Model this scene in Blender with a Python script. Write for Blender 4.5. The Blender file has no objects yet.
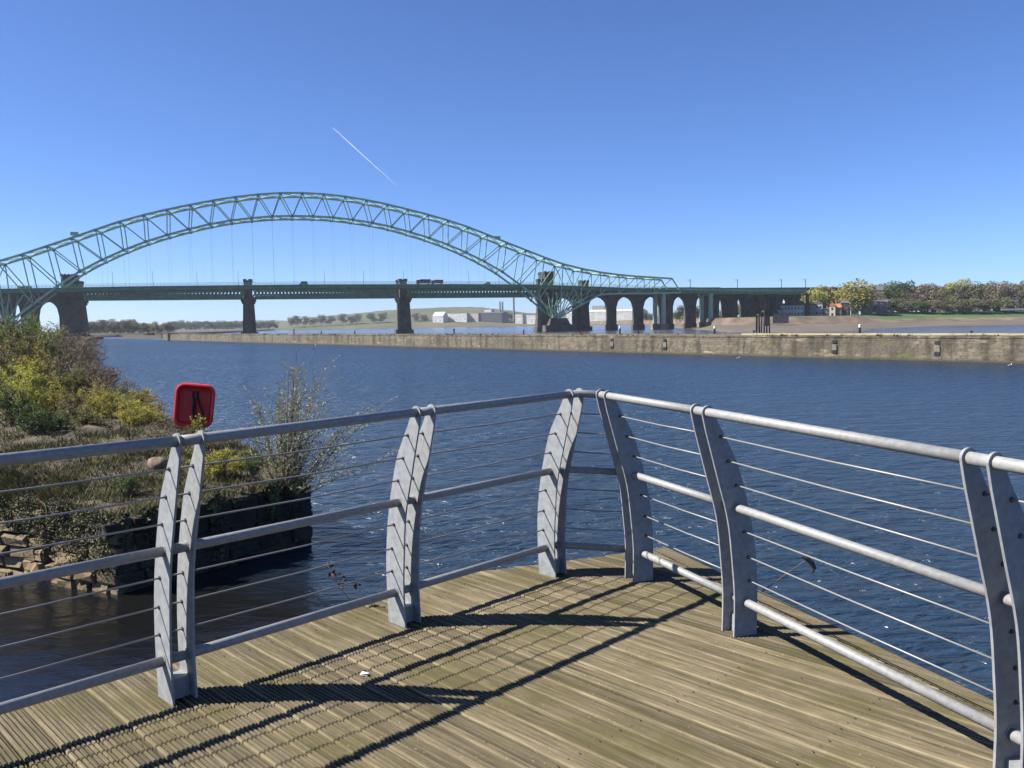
import bpy, math, random
import numpy as np
from mathutils import Vector, Matrix
R = math.radians
random.seed(7)
scene = bpy.context.scene
C = scene.collection

# ---------------------------------------------------------------- camera, sky, sun
FPX = 859.0
EYE = 6.0
PITCH = math.atan(60.2 / FPX)
ROLL = R(0.94)
def cam_to_world(v):
    x, y, z = v
    c, s = math.cos(-ROLL), math.sin(-ROLL)
    x, z = c * x - s * z, s * x + c * z
    c, s = math.cos(PITCH), math.sin(PITCH)
    return Vector((x, c * y + s * z, -s * y + c * z))
cam_right, cam_fwd, cam_up = [cam_to_world(v) for v in ((1, 0, 0), (0, 1, 0), (0, 0, 1))]
cam_d = bpy.data.cameras.new('camera')
cam = bpy.data.objects.new('camera', cam_d); C.objects.link(cam)
cam_d.sensor_width = 36; cam_d.lens = 36 * FPX / 1024
cam_d.clip_start = 0.05; cam_d.clip_end = 40000
M = Matrix.Identity(4)
for i in range(3):
    M[i][0] = cam_right[i]; M[i][1] = cam_up[i]; M[i][2] = -cam_fwd[i]
M[2][3] = EYE
cam.matrix_world = M
scene.camera = cam

SUN_EL, SUN_AZ = 44.2, 264.5            # azimuth clockwise from +Y (the view direction)
w = bpy.data.worlds.new('World'); scene.world = w; w.use_nodes = True
nt = w.node_tree; bg = nt.nodes['Background']
sky = nt.nodes.new('ShaderNodeTexSky'); sky.sky_type = 'NISHITA'; sky.sun_disc = False
sky.sun_elevation = R(SUN_EL); sky.sun_rotation = R(SUN_AZ)
sky.altitude = 0; sky.air_density = 0.7; sky.dust_density = 0.12; sky.ozone_density = 10.0
tint = nt.nodes.new('ShaderNodeMix'); tint.data_type = 'RGBA'; tint.blend_type = 'MULTIPLY'; tint.inputs[0].default_value = 1; tint.inputs[7].default_value = (.99, 1.0, 1.12, 1)
nt.links.new(sky.outputs[0], tint.inputs[6]); nt.links.new(tint.outputs[2], bg.inputs[0]); bg.inputs[1].default_value = 0.065
sd = bpy.data.lights.new('sun', 'SUN'); sd.energy = 5.0; sd.angle = R(0.53); sd.color = (1.0, 0.95, 0.86)
sun = bpy.data.objects.new('sun', sd); C.objects.link(sun)
sdir = Vector((math.sin(R(SUN_AZ)) * math.cos(R(SUN_EL)), math.cos(R(SUN_AZ)) * math.cos(R(SUN_EL)), math.sin(R(SUN_EL))))
sun.rotation_euler = (-sdir).to_track_quat('-Z', 'Y').to_euler()
sun.location = (-30, -10, 40)
scene.view_settings.view_transform = 'Standard'; scene.view_settings.look = 'None'
scene.view_settings.exposure = 1.25; scene.view_settings.gamma = 1.0
scene.render.engine = 'CYCLES'
HAZE = 0.00008
scene.render.resolution_x = 1024; scene.render.resolution_y = 768

# ---------------------------------------------------------------- helpers
def horizon_dir(px):
    """world bearing (x/y) of image column px at the horizon"""
    a, b = 200.0, 500.0
    for _ in range(40):
        m = (a + b) / 2
        v = cam_to_world(((px - 512) / FPX, 1, (384 - m) / FPX))
        if v.z > 0: a = m
        else: b = m
    v = cam_to_world(((px - 512) / FPX, 1, (384 - a) / FPX))
    return v.x / v.y, a
def at(px, D, z=0.0):
    k, _ = horizon_dir(px)
    return Vector((k * D, D, z))
def zat(px, py, D):
    """height of a point seen at row py when it stands D metres away"""
    v = cam_to_world(((px - 512) / FPX, 1, (384 - py) / FPX))
    return EYE + v.z / v.y * D

class MB:
    def __init__(s): s.v = []; s.f = []; s.m = []
    def add(s, vs, fs, mi=0):
        o = len(s.v); s.v += [tuple(p) for p in vs]; s.f += [tuple(i + o for i in f) for f in fs]; s.m += [mi] * len(fs)
    def box(s, x0, x1, y0, y1, z0, z1, mi=0, mat=None):
        vs = [Vector((x, y, z)) for z in (z0, z1) for y in (y0, y1) for x in (x0, x1)]
        if mat is not None: vs = [mat @ p for p in vs]
        s.add(vs, [(0, 2, 3, 1), (4, 5, 7, 6), (0, 1, 5, 4), (2, 6, 7, 3), (0, 4, 6, 2), (1, 3, 7, 5)], mi)
    def beam(s, p, q, w, h=None, up=(0, 0, 1), mi=0):
        p, q = Vector(p), Vector(q); h = h or w; d = (q - p).normalized()
        u = Vector(up)
        if abs(d.dot(u)) > 0.98: u = Vector((1, 0, 0))
        a = d.cross(u).normalized(); b = a.cross(d).normalized()
        vs = [e + a * (i * w / 2) + b * (j * h / 2) for e in (p, q) for i, j in ((-1, -1), (1, -1), (1, 1), (-1, 1))]
        s.add(vs, [(3, 2, 1, 0), (4, 5, 6, 7), (0, 1, 5, 4), (1, 2, 6, 5), (2, 3, 7, 6), (3, 0, 4, 7)], mi)
    def tube(s, pts, r, n=8, cap=True, mi=0):
        pts = [Vector(p) for p in pts]
        if not isinstance(r, (list, tuple)): r = [r] * len(pts)
        vs = []; ref = None
        for i, p in enumerate(pts):
            d = (pts[min(i + 1, len(pts) - 1)] - pts[max(i - 1, 0)])
            d = d.normalized() if d.length > 1e-9 else Vector((0, 0, 1))
            if ref is None: ref = Vector((0, 0, 1)) if abs(d.z) < 0.9 else Vector((1, 0, 0))
            a = d.cross(ref).normalized(); b = a.cross(d).normalized(); ref = b
            for k in range(n):
                t = 2 * math.pi * k / n
                vs.append(p + (a * math.cos(t) + b * math.sin(t)) * r[i])
        fs = []
        for i in range(len(pts) - 1):
            for k in range(n):
                k2 = (k + 1) % n
                fs.append((i * n + k, i * n + k2, (i + 1) * n + k2, (i + 1) * n + k))
        if cap:
            fs.append(tuple(range(n))[::-1]); fs.append(tuple((len(pts) - 1) * n + k for k in range(n)))
        s.add(vs, fs, mi)
    def prism(s, outline, z0, z1, mi=0):
        n = len(outline)
        vs = [(x, y, z0) for x, y in outline] + [(x, y, z1) for x, y in outline]
        s.add(vs, [tuple(range(n))[::-1], tuple(range(n, 2 * n))] + [(i, (i + 1) % n, n + (i + 1) % n, n + i) for i in range(n)], mi)
    def mesh(s, name, mats, smooth=False):
        me = bpy.data.meshes.new(name); me.from_pydata(s.v, [], s.f)
        for m in (mats if isinstance(mats, (list, tuple)) else [mats]): me.materials.append(m)
        me.polygons.foreach_set('material_index', s.m)
        if smooth: me.polygons.foreach_set('use_smooth', [True] * len(me.polygons))
        me.update(); return me
    def build(s, name, mats, parent=None, smooth=False, mw=None):
        o = bpy.data.objects.new(name, s.mesh(name, mats, smooth)); C.objects.link(o)
        if parent is not None: o.parent = parent
        if mw is not None: o.matrix_world = mw
        return o
def link_mesh(name, me, parent=None):
    o = bpy.data.objects.new(name, me); C.objects.link(o)
    if parent is not None: o.parent = parent
    return o
def empty(name, loc=(0, 0, 0), rz=0, sc=1):
    o = bpy.data.objects.new(name, None); C.objects.link(o); o.location = loc; o.rotation_euler = (0, 0, rz)
    o.scale = (sc, sc, sc); o.empty_display_size = .2
    return o
def tag(o, label, cat, group=None):
    o['label'] = label; o['category'] = cat
    if group: o['group'] = group
    return o
def struct(o): o['kind'] = 'structure'; return o
def stuff(o, label=None, cat=None):
    o['kind'] = 'stuff'
    if label: o['label'] = label; o['category'] = cat
    return o

# ---------------------------------------------------------------- materials
def mat(name, col, rough=.8, metal=0.0, col2=None, scale=5.0, detail=6, bump=0.0, bscale=None, spec=None, obj_random=0.0, stretch=None, contrast=None, translucent=0):
    col = tuple(c_ * .67 for c_ in col); col2 = tuple(c_ * .67 for c_ in col2) if col2 else None
    m = bpy.data.materials.new(name); m.use_nodes = True; n = m.node_tree.nodes; l = m.node_tree.links
    b = n['Principled BSDF']; b.inputs['Roughness'].default_value = rough; b.inputs['Metallic'].default_value = metal
    if spec is not None: b.inputs['Specular IOR Level'].default_value = spec
    b.inputs['Base Color'].default_value = (*col, 1)
    tc = n.new('ShaderNodeTexCoord'); src = tc.outputs['Object']
    if stretch:
        mp = n.new('ShaderNodeMapping'); mp.inputs['Scale'].default_value = stretch; l.new(src, mp.inputs[0]); src = mp.outputs[0]
    out = None
    if col2 is not None:
        t = n.new('ShaderNodeTexNoise'); t.inputs['Scale'].default_value = scale; t.inputs['Detail'].default_value = detail
        l.new(src, t.inputs['Vector'])
        r = n.new('ShaderNodeValToRGB'); lo, hi = contrast or (.35, .65)
        r.color_ramp.elements[0].position = lo; r.color_ramp.elements[1].position = hi
        r.color_ramp.elements[0].color = (*col, 1); r.color_ramp.elements[1].color = (*col2, 1)
        l.new(t.outputs['Fac'], r.inputs[0]); out = r.outputs[0]
        if obj_random:
            oi = n.new('ShaderNodeObjectInfo'); hs = n.new('ShaderNodeHueSaturation')
            ma = n.new('ShaderNodeMath'); ma.operation = 'MULTIPLY_ADD'; ma.inputs[1].default_value = obj_random * 2; ma.inputs[2].default_value = 1 - obj_random
            l.new(oi.outputs['Random'], ma.inputs[0]); l.new(ma.outputs[0], hs.inputs['Value'])
            mh = n.new('ShaderNodeMath'); mh.operation = 'MULTIPLY_ADD'; mh.inputs[1].default_value = .05; mh.inputs[2].default_value = .475
            l.new(oi.outputs['Random'], mh.inputs[0]); l.new(mh.outputs[0], hs.inputs['Hue'])
            l.new(out, hs.inputs['Color']); out = hs.outputs[0]
        l.new(out, b.inputs['Base Color'])
    if bump:
        t2 = n.new('ShaderNodeTexNoise'); t2.inputs['Scale'].default_value = bscale or scale * 3; t2.inputs['Detail'].default_value = 8
        l.new(src, t2.inputs['Vector'])
        bp = n.new('ShaderNodeBump'); bp.inputs['Distance'].default_value = bump; l.new(t2.outputs['Fac'], bp.inputs['Height'])
        l.new(bp.outputs[0], b.inputs['Normal'])
    if translucent:
        tr = n.new('ShaderNodeBsdfTranslucent'); mx = n.new('ShaderNodeMixShader'); mx.inputs[0].default_value = translucent
        if out is not None: l.new(out, tr.inputs[0])
        else: tr.inputs[0].default_value = (*col, 1)
        l.new(b.outputs[0], mx.inputs[1]); l.new(tr.outputs[0], mx.inputs[2]); l.new(mx.outputs[0], n['Material Output'].inputs[0])
    return m

galv = mat('galvanised_steel', (.28, .29, .30), .55, .0, (.37, .382, .39), 30, 10, .0005, 120)
galv_tube = mat('galvanised_tube', (.29, .29, .288), .5, .0, (.38, .377, .365), 45, 8, .0004, 90)
wire_m = mat('steel_wire', (.33, .32, .31), .45, .3)
bolt_m = mat('dull_bolt', (.12, .12, .13), .6, .6)
green_p = mat('green_bridge_paint', (.27, .50, .31), .55, 0, (.50, .70, .49), .35, 5)
green_l = mat('pale_green_paint', (.30, .44, .32), .5, 0, (.38, .52, .40), .3, 5)
green_d = mat('dark_green_girder', (.10, .27, .17), .6, 0, (.18, .38, .25), .3, 5)
soot_stone = mat('sooty_sandstone', (.05, .047, .043), .95, 0, (.135, .118, .098), .25, 8, .05, 1.2)
stone_tan = mat('tan_stone', (.26, .20, .14), .95, 0, (.36, .29, .21), .25, 8, .05, 1.2)
asphalt = mat('asphalt', (.05, .05, .052), .9)
dark_iron = mat('dark_iron', (.035, .04, .045), .7, .2, (.06, .055, .05), 1.0)
white_p = mat('white_wall', (.74, .73, .70), .7, 0, (.52, .51, .48), .12, 8)
grey_w = mat('grey_wall', (.42, .41, .38), .8, 0, (.34, .33, .30), .4)
dark_w = mat('dark_cladding', (.05, .055, .06), .7)
brick_r = mat('red_brick_far', (.30, .12, .08), .9, 0, (.38, .17, .11), .5)
slate = mat('slate_roof', (.09, .09, .10), .8, 0, (.13, .125, .13), 1)
terracotta = mat('orange_roof', (.42, .14, .06), .8, 0, (.5, .2, .1), 1)
glass_d = mat('window_glass', (.03, .04, .05), .15)
black_m = mat('black_paint', (.015, .015, .017), .5)
white_m = mat('white_paint', (.8, .8, .78), .4)
red_v = mat('dark_red_vehicle', (.18, .02, .02), .35)
silver_v = mat('silver_vehicle', (.5, .5, .52), .3, .3)
red_plastic = mat('red_plastic', (.95, .03, .025), .4, 0, (1.0, .05, .04), 3)
rope_m = mat('orange_rope', (.55, .12, .05), .8)
rust = mat('rusty_iron', (.13, .06, .035), .85, .2, (.24, .13, .08), 8, 8, .01, 20)

def water_material():
    m = bpy.data.materials.new('rippled_water'); m.use_nodes = True; n = m.node_tree.nodes; l = m.node_tree.links
    b = n['Principled BSDF']; b.inputs['Base Color'].default_value = (.012, .028, .055, 1)
    b.inputs['IOR'].default_value = 1.333
    tc = n.new('ShaderNodeTexCoord')
    # open water is ruffled by the wind, the water close under the boardwalk is calmer
    vo = n.new('ShaderNodeVectorMath'); vo.operation = 'LENGTH'; l.new(tc.outputs['Object'], vo.inputs[0])
    ro = n.new('ShaderNodeMapRange'); ro.inputs[1].default_value = 12; ro.inputs[2].default_value = 90; ro.inputs[3].default_value = .15; ro.inputs[4].default_value = .28; l.new(vo.outputs['Value'], ro.inputs[0])
    # the silty tidal river lies behind the quay wall: browner and smoother than the canal
    dt = n.new('ShaderNodeVectorMath'); dt.operation = 'DOT_PRODUCT'; dt.inputs[1].default_value = (.8233, .5676, 0); l.new(tc.outputs['Object'], dt.inputs[0])
    rv = n.new('ShaderNodeMapRange'); rv.inputs[1].default_value = 116.0; rv.inputs[2].default_value = 120.0; l.new(dt.outputs['Value'], rv.inputs[0])
    rr_ = n.new('ShaderNodeMix'); rr_.data_type = 'FLOAT'; l.new(rv.outputs[0], rr_.inputs[0]); l.new(ro.outputs[0], rr_.inputs[2]); rr_.inputs[3].default_value = .16; l.new(rr_.outputs[0], b.inputs['Roughness'])
    def layer(scale, rot, sx, sy, det, dist=0.0):
        mp = n.new('ShaderNodeMapping'); mp.inputs['Rotation'].default_value = (0, 0, R(rot)); mp.inputs['Scale'].default_value = (sx, sy, 1)
        l.new(tc.outputs['Object'], mp.inputs[0])
        t = n.new('ShaderNodeTexNoise'); t.inputs['Scale'].default_value = scale; t.inputs['Detail'].default_value = det; t.inputs['Distortion'].default_value = dist
        t.inputs['Roughness'].default_value = .55
        l.new(mp.outputs[0], t.inputs['Vector']); return t.outputs['Fac']
    a = layer(1.0, 14, 1.15, 2.3, 5, .6); b2 = layer(1.0, -10, .34, .62, 3, .3); c = layer(1.0, 40, 4.0, 7.0, 2, .2)
    m1 = n.new('ShaderNodeMath'); m1.operation = 'MULTIPLY_ADD'; m1.inputs[1].default_value = 1.6; l.new(b2, m1.inputs[0]); l.new(a, m1.inputs[2])
    m2 = n.new('ShaderNodeMath'); m2.operation = 'MULTIPLY_ADD'; m2.inputs[1].default_value = .16; l.new(c, m2.inputs[0]); l.new(m1.outputs[0], m2.inputs[2])
    bp = n.new('ShaderNodeBump'); bp.inputs['Strength'].default_value = 1.0
    # gusts: calmer and rougher patches
    g = layer(1.0, 5, .010, .03, 2); gm = n.new('ShaderNodeMapRange'); gm.inputs[1].default_value = .3; gm.inputs[2].default_value = .7; gm.inputs[3].default_value = .40; gm.inputs[4].default_value = .66
    l.new(g, gm.inputs[0])
    # sheltered, silty pool between the boardwalk and the stone bank
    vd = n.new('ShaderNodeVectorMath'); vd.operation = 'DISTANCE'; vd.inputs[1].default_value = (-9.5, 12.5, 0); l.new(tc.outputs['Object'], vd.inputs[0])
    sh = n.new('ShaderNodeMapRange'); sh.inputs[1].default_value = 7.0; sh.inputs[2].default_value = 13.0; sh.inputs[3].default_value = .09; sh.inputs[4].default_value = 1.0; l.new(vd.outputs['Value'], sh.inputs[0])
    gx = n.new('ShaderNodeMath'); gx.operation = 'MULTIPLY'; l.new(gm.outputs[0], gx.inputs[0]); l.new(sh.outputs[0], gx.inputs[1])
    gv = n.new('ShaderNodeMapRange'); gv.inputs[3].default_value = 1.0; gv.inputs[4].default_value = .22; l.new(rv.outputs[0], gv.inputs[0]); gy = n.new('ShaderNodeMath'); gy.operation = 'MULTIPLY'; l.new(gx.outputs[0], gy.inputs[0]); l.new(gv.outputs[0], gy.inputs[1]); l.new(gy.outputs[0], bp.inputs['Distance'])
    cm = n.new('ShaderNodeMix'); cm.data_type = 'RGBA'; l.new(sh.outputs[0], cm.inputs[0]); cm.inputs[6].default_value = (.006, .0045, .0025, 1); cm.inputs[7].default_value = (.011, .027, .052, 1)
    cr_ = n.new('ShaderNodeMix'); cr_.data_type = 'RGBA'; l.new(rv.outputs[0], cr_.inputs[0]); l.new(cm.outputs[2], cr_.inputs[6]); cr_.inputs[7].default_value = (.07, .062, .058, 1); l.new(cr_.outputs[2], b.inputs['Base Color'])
    l.new(m2.outputs[0], bp.inputs['Height']); l.new(bp.outputs[0], b.inputs['Normal'])
    return m
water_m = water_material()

def deck_material():
    m = bpy.data.materials.new('weathered_decking'); m.use_nodes = True; n = m.node_tree.nodes; l = m.node_tree.links
    b = n['Principled BSDF']; b.inputs['Roughness'].default_value = .85; b.inputs['Specular IOR Level'].default_value = .25
    tc = n.new('ShaderNodeTexCoord')
    mp = n.new('ShaderNodeMapping'); mp.inputs['Rotation'].default_value = (0, 0, R(-135)); l.new(tc.outputs['Object'], mp.inputs[0])
    ms = n.new('ShaderNodeMapping'); ms.inputs['Scale'].default_value = (2.5, 60, 1); l.new(mp.outputs[0], ms.inputs[0])
    def noise(vec, sc, det, ro=.5):
        t = n.new('ShaderNodeTexNoise'); t.inputs['Scale'].default_value = sc; t.inputs['Detail'].default_value = det; t.inputs['Roughness'].default_value = ro
        l.new(vec, t.inputs['Vector']); return t.outputs['Fac']
    def ramp(f, lo, hi, c0, c1):
        r = n.new('ShaderNodeValToRGB'); r.color_ramp.elements[0].position = lo; r.color_ramp.elements[1].position = hi
        r.color_ramp.elements[0].color = (*c0, 1); r.color_ramp.elements[1].color = (*c1, 1); l.new(f, r.inputs[0]); return r.outputs[0]
    def mix(f, a, c, mode='MIX'):
        x = n.new('ShaderNodeMix'); x.data_type = 'RGBA'; x.blend_type = mode
        if isinstance(f, float): x.inputs[0].default_value = f
        else: l.new(f, x.inputs[0])
        l.new(a, x.inputs[6]); l.new(c, x.inputs[7]); return x.outputs[2]
    grain = ramp(noise(ms.outputs[0], 1.0, 9, .72), .33, .66, (.048, .039, .024), (.168, .140, .090))
    # the board's own tint: random per board from the vertex attribute
    at_ = n.new('ShaderNodeAttribute'); at_.attribute_name = 'board_tint'
    tint = ramp(at_.outputs['Fac'], 0, 1, (.62, .61, .58), (1.50, 1.48, 1.42))
    c1 = mix(1.0, grain, tint, 'MULTIPLY')
    gr_ = n.new('ShaderNodeAttribute'); gr_.attribute_name = 'groove'; shade_dirt = ramp(gr_.outputs['Fac'], 0, 1, (1, 1, 1), (.16, .15, .12)); c1 = mix(1.0, c1, shade_dirt, 'MULTIPLY')  # groove floors painted dark: shade put into the colour, with dirt
    alg = ramp(noise(tc.outputs['Object'], 1.8, 8, .65), .46, .62, (0, 0, 0), (1, 1, 1))
    gcol = n.new('ShaderNodeRGB'); gcol.outputs[0].default_value = (.068, .060, .018, 1)
    fm = n.new('ShaderNodeMath'); fm.operation = 'MULTIPLY'; fm.inputs[1].default_value = .6; l.new(alg, fm.inputs[0])
    c2 = mix(fm.outputs[0], c1, gcol.outputs[0])
    # lichen / droppings: small pale specks
    v = n.new('ShaderNodeTexVoronoi'); v.inputs['Scale'].default_value = 38; l.new(tc.outputs['Object'], v.inputs['Vector'])
    sp = ramp(v.outputs['Distance'], .05, .17, (1, 1, 1), (0, 0, 0))
    patch = ramp(noise(tc.outputs['Object'], 3.1, 8), .47, .58, (0, 0, 0), (1, 1, 1))
    f2 = n.new('ShaderNodeMath'); f2.operation = 'MULTIPLY'; l.new(sp, f2.inputs[0]); l.new(patch, f2.inputs[1])
    f3 = n.new('ShaderNodeMath'); f3.operation = 'MULTIPLY'; f3.inputs[1].default_value = .5; l.new(f2.outputs[0], f3.inputs[0])
    wc = n.new('ShaderNodeRGB'); wc.outputs[0].default_value = (.38, .34, .25, 1)
    c3 = mix(f3.outputs[0], c2, wc.outputs[0])
    v2 = n.new('ShaderNodeTexVoronoi'); v2.inputs['Scale'].default_value = 9; l.new(tc.outputs['Object'], v2.inputs['Vector'])
    dk = ramp(v2.outputs['Distance'], .03, .06, (.3, .3, .3), (1, 1, 1))
    c4 = mix(1.0, c3, dk, 'MULTIPLY')
    l.new(c4, b.inputs['Base Color'])
    bp = n.new('ShaderNodeBump'); bp.inputs['Distance'].default_value = .0015; l.new(noise(ms.outputs[0], 2.0, 8, .7), bp.inputs['Height']); l.new(bp.outputs[0], b.inputs['Normal'])
    return m
deck_m = deck_material()

def masonry_material(name, c0, c1, c2, stain, bw=1.3, bh=.5, mortar=(.10, .08, .06)):
    """dressed quay stone: courses, blocks of uneven tone, tide band, streaks (coordinates: x along the wall, z up)"""
    m = bpy.data.materials.new(name); m.use_nodes = True; n = m.node_tree.nodes; l = m.node_tree.links
    b = n['Principled BSDF']; b.inputs['Roughness'].default_value = .95
    tc = n.new('ShaderNodeTexCoord'); sx = n.new('ShaderNodeSeparateXYZ'); l.new(tc.outputs['Object'], sx.inputs[0])
    cx = n.new('ShaderNodeCombineXYZ'); l.new(sx.outputs[0], cx.inputs[0]); l.new(sx.outputs[2], cx.inputs[1])
    br = n.new('ShaderNodeTexBrick'); br.inputs['Scale'].default_value = 1; br.inputs['Brick Width'].default_value = bw; br.inputs['Row Height'].default_value = bh
    br.inputs['Mortar Size'].default_value = .025; br.inputs['Mortar Smooth'].default_value = .6; br.inputs['Color1'].default_value = (*c0, 1); br.inputs['Color2'].default_value = (*c1, 1); br.inputs['Mortar'].default_value = (*mortar, 1)
    l.new(cx.outputs[0], br.inputs['Vector'])
    def noise(sc, st, det=6):
        mp = n.new('ShaderNodeMapping'); mp.inputs['Scale'].default_value = st; l.new(tc.outputs['Object'], mp.inputs[0])
        t = n.new('ShaderNodeTexNoise'); t.inputs['Scale'].default_value = sc; t.inputs['Detail'].default_value = det; l.new(mp.outputs[0], t.inputs['Vector']); return t.outputs['Fac']
    def mixf(f, a, col, k):
        r = n.new('ShaderNodeMapRange'); r.inputs[1].default_value = k[0]; r.inputs[2].default_value = k[1]; l.new(f, r.inputs[0])
        r.inputs[4].default_value = k[2]
        x = n.new('ShaderNodeMix'); x.data_type = 'RGBA'; l.new(r.outputs[0], x.inputs[0]); l.new(a, x.inputs[6]); x.inputs[7].default_value = (*col, 1); return x.outputs[2]
    a = mixf(noise(.12, (1, 1, 1.5)), br.outputs[0], c2, (.45, .62, .8))
    a = mixf(noise(.5, (1.4, 1, .35), 8), a, stain, (.48, .62, .85))
    a = mixf(noise(.35, (.5, 1, 2.2), 8), a, (.28, .225, .15), (.62, .70, .7))
    a = mixf(noise(2.2, (1, 1, 1.3), 10), a, (.06, .05, .035), (.55, .64, .85))
    a = mixf(noise(.8, (.25, 1, 1.2), 8), a, (.09, .10, .035), (.58, .68, .7))
    z = n.new('ShaderNodeMapRange'); z.inputs[1].default_value = .45; z.inputs[2].default_value = .15; l.new(sx.outputs[2], z.inputs[0])
    x = n.new('ShaderNodeMix'); x.data_type = 'RGBA'; l.new(z.outputs[0], x.inputs[0]); l.new(a, x.inputs[6]); x.inputs[7].default_value = (.055, .045, .025, 1)
    l.new(x.outputs[2], b.inputs['Base Color'])
    bp = n.new('ShaderNodeBump'); bp.inputs['Distance'].default_value = .22; l.new(noise(1.6, (1, 1, 1), 12), bp.inputs['Height']); l.new(bp.outputs[0], b.inputs['Normal'])
    return m
quay_m = masonry_material('quay_stone', (.095, .081, .060), (.155, .13, .095), (.07, .058, .043), (.036, .03, .02), 1.1, .45, (.08, .066, .048))
mud_m = mat('river_mud', (.10, .085, .062), .8, 0, (.19, .155, .115), .03, 8, .1, .4, stretch=(.6, 2.2, 1))
redbank_m = mat('red_bank', (.10, .08, .05), .95, 0, (.26, .17, .12), .09, 12, .4, .5)
grass_m = mat('short_grass', (.045, .10, .02), .95, 0, (.08, .16, .03), .03, 8, .1, .6)
rough_m = mat('rough_grass', (.10, .09, .04), .95, 0, (.20, .16, .08), .35, 10, .08, 3)
fargrass_m = mat('far_grass', (.065, .085, .026), .95, 0, (.14, .125, .05), .012, 9)
scrub_m = mat('far_scrub', (.07, .06, .035), .95, 0, (.12, .10, .06), .012, 9)
earth_m = mat('stony_earth', (.05, .042, .024), .95, 0, (.14, .11, .07), .8, 10, .08, 3)

# ---------------------------------------------------------------- water and land
mb = MB()
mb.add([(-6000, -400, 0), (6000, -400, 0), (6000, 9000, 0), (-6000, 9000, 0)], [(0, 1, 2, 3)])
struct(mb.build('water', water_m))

def loft(name, rows, m, sub=6, noise=0.0, smooth=True, seed=1):
    """rows: list of polylines (same count) from the shore inland; resampled and roughened"""
    rnd = random.Random(seed)
    R2 = []
    for row in rows:
        out = []
        for i in range(len(row) - 1):
            for k in range(sub):
                out.append(Vector(row[i]).lerp(Vector(row[i + 1]), k / sub))
        out.append(Vector(row[-1])); R2.append(out)
    nn = len(R2[0]); b = MB(); vs = []
    for j, row in enumerate(R2):
        for p in row:
            q = p.copy()
            if noise and j > 0: q.z += rnd.uniform(-noise, noise)
            vs.append(q)
    fs = [(j * nn + i, j * nn + i + 1, (j + 1) * nn + i + 1, (j + 1) * nn + i) for j in range(len(R2) - 1) for i in range(nn - 1)]
    b.add(vs, fs)
    return b.build(name, m, smooth=smooth)

# far ground that closes the horizon
struct(loft('ground', [[(-6500, 2150, -.5), (0, 2150, -.5), (6500, 2150, -.5)], [(-6500, 2200, 2.5), (0, 2200, 2.5), (6500, 2200, 2.5)],
       [(-9000, 12000, 3), (0, 12000, 3), (9000, 12000, 3)]], scrub_m, 4, 0))
# right shore (mud flat, red bank, grass, land behind)
st = [(560, 1900, 2000), (620, 1500, 1650), (655, 1000, 1200), (688, 640, 800), (712, 500, 640), (730, 420, 612), (760, 390, 600), (800, 365, 600), (855, 370, 610), (885, 470, 625), (930, 540, 640), (1024, 555, 650), (1150, 560, 660), (1500, 520, 640), (2300, 480, 600)]
r0 = [at(p, a, -.4) for p, a, c in st]; r1 = [at(p, a + 8, .25) for p, a, c in st]; r2 = [at(p, a * .45 + c * .55, 1.0) for p, a, c in st]
r3 = [at(p, c - 14, 2.6) for p, a, c in st]
r4 = [at(p, c, 7.6 if p < 870 else 5.0) for p, a, c in st]
r5 = [at(p, c + 75, 8.5 if p < 870 else 10.5) for p, a, c in st]; r6 = [at(p, c + 900, 12) for p, a, c in st]
struct(loft('mudflat', [r0, r1, r2, r3], mud_m, 8, .12))
struct(loft('river_bank', [r3, r4], redbank_m, 8, 0))
struct(loft('grass', [r4, r5, r6], grass_m, 8, 0))
# left low land beyond the canal
st = [(-700, 560), (-200, 560), (20, 600), (84, 720), (120, 800), (170, 850), (225, 1100), (258, 1500), (276, 2100)]
struct(loft('terrain', [[at(p, a, -.3) for p, a in st], [at(p, a + 6, 2.2) for p, a in st], [at(p, a + 60, 2.8) for p, a in st], [at(p, a + 900, 3.2) for p, a in st]], scrub_m, 6, .1))
# the long hill across the river
hx = [(255, 322.5), (285, 321.5), (300, 318.5), (320, 316.5), (345, 314.5), (372, 311.5), (400, 309.5), (430, 307.8), (460, 307), (482, 307.2), (505, 310), (530, 313), (570, 315), (640, 315.5), (700, 315)]
rows = []
for D, k in ((2000, None), (2012, 0.0), (2120, .25), (2300, .65), (2500, 1.0), (2900, .8)):
    rows.append([at(p, D, -.4 if k is None else 2.0 + k * (zat(p, y, 2500) - 2.0)) for p, y in hx])
struct(loft('hill', rows, fargrass_m, 5, .8))
# distant blue-green rise on the left
rows = [[at(p, 4200 + d, z) for p, z in ((120, 2), (170, 20 * k), (215, 42 * k), (255, 50 * k), (300, 40 * k), (350, 5))] for d, k in ((0, .1), (500, 1), (900, 1))]
struct(loft('distant_hill', rows, mat('far_wood', (.05, .07, .04), .95, 0, (.08, .10, .06), .01), 5, 1))

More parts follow.
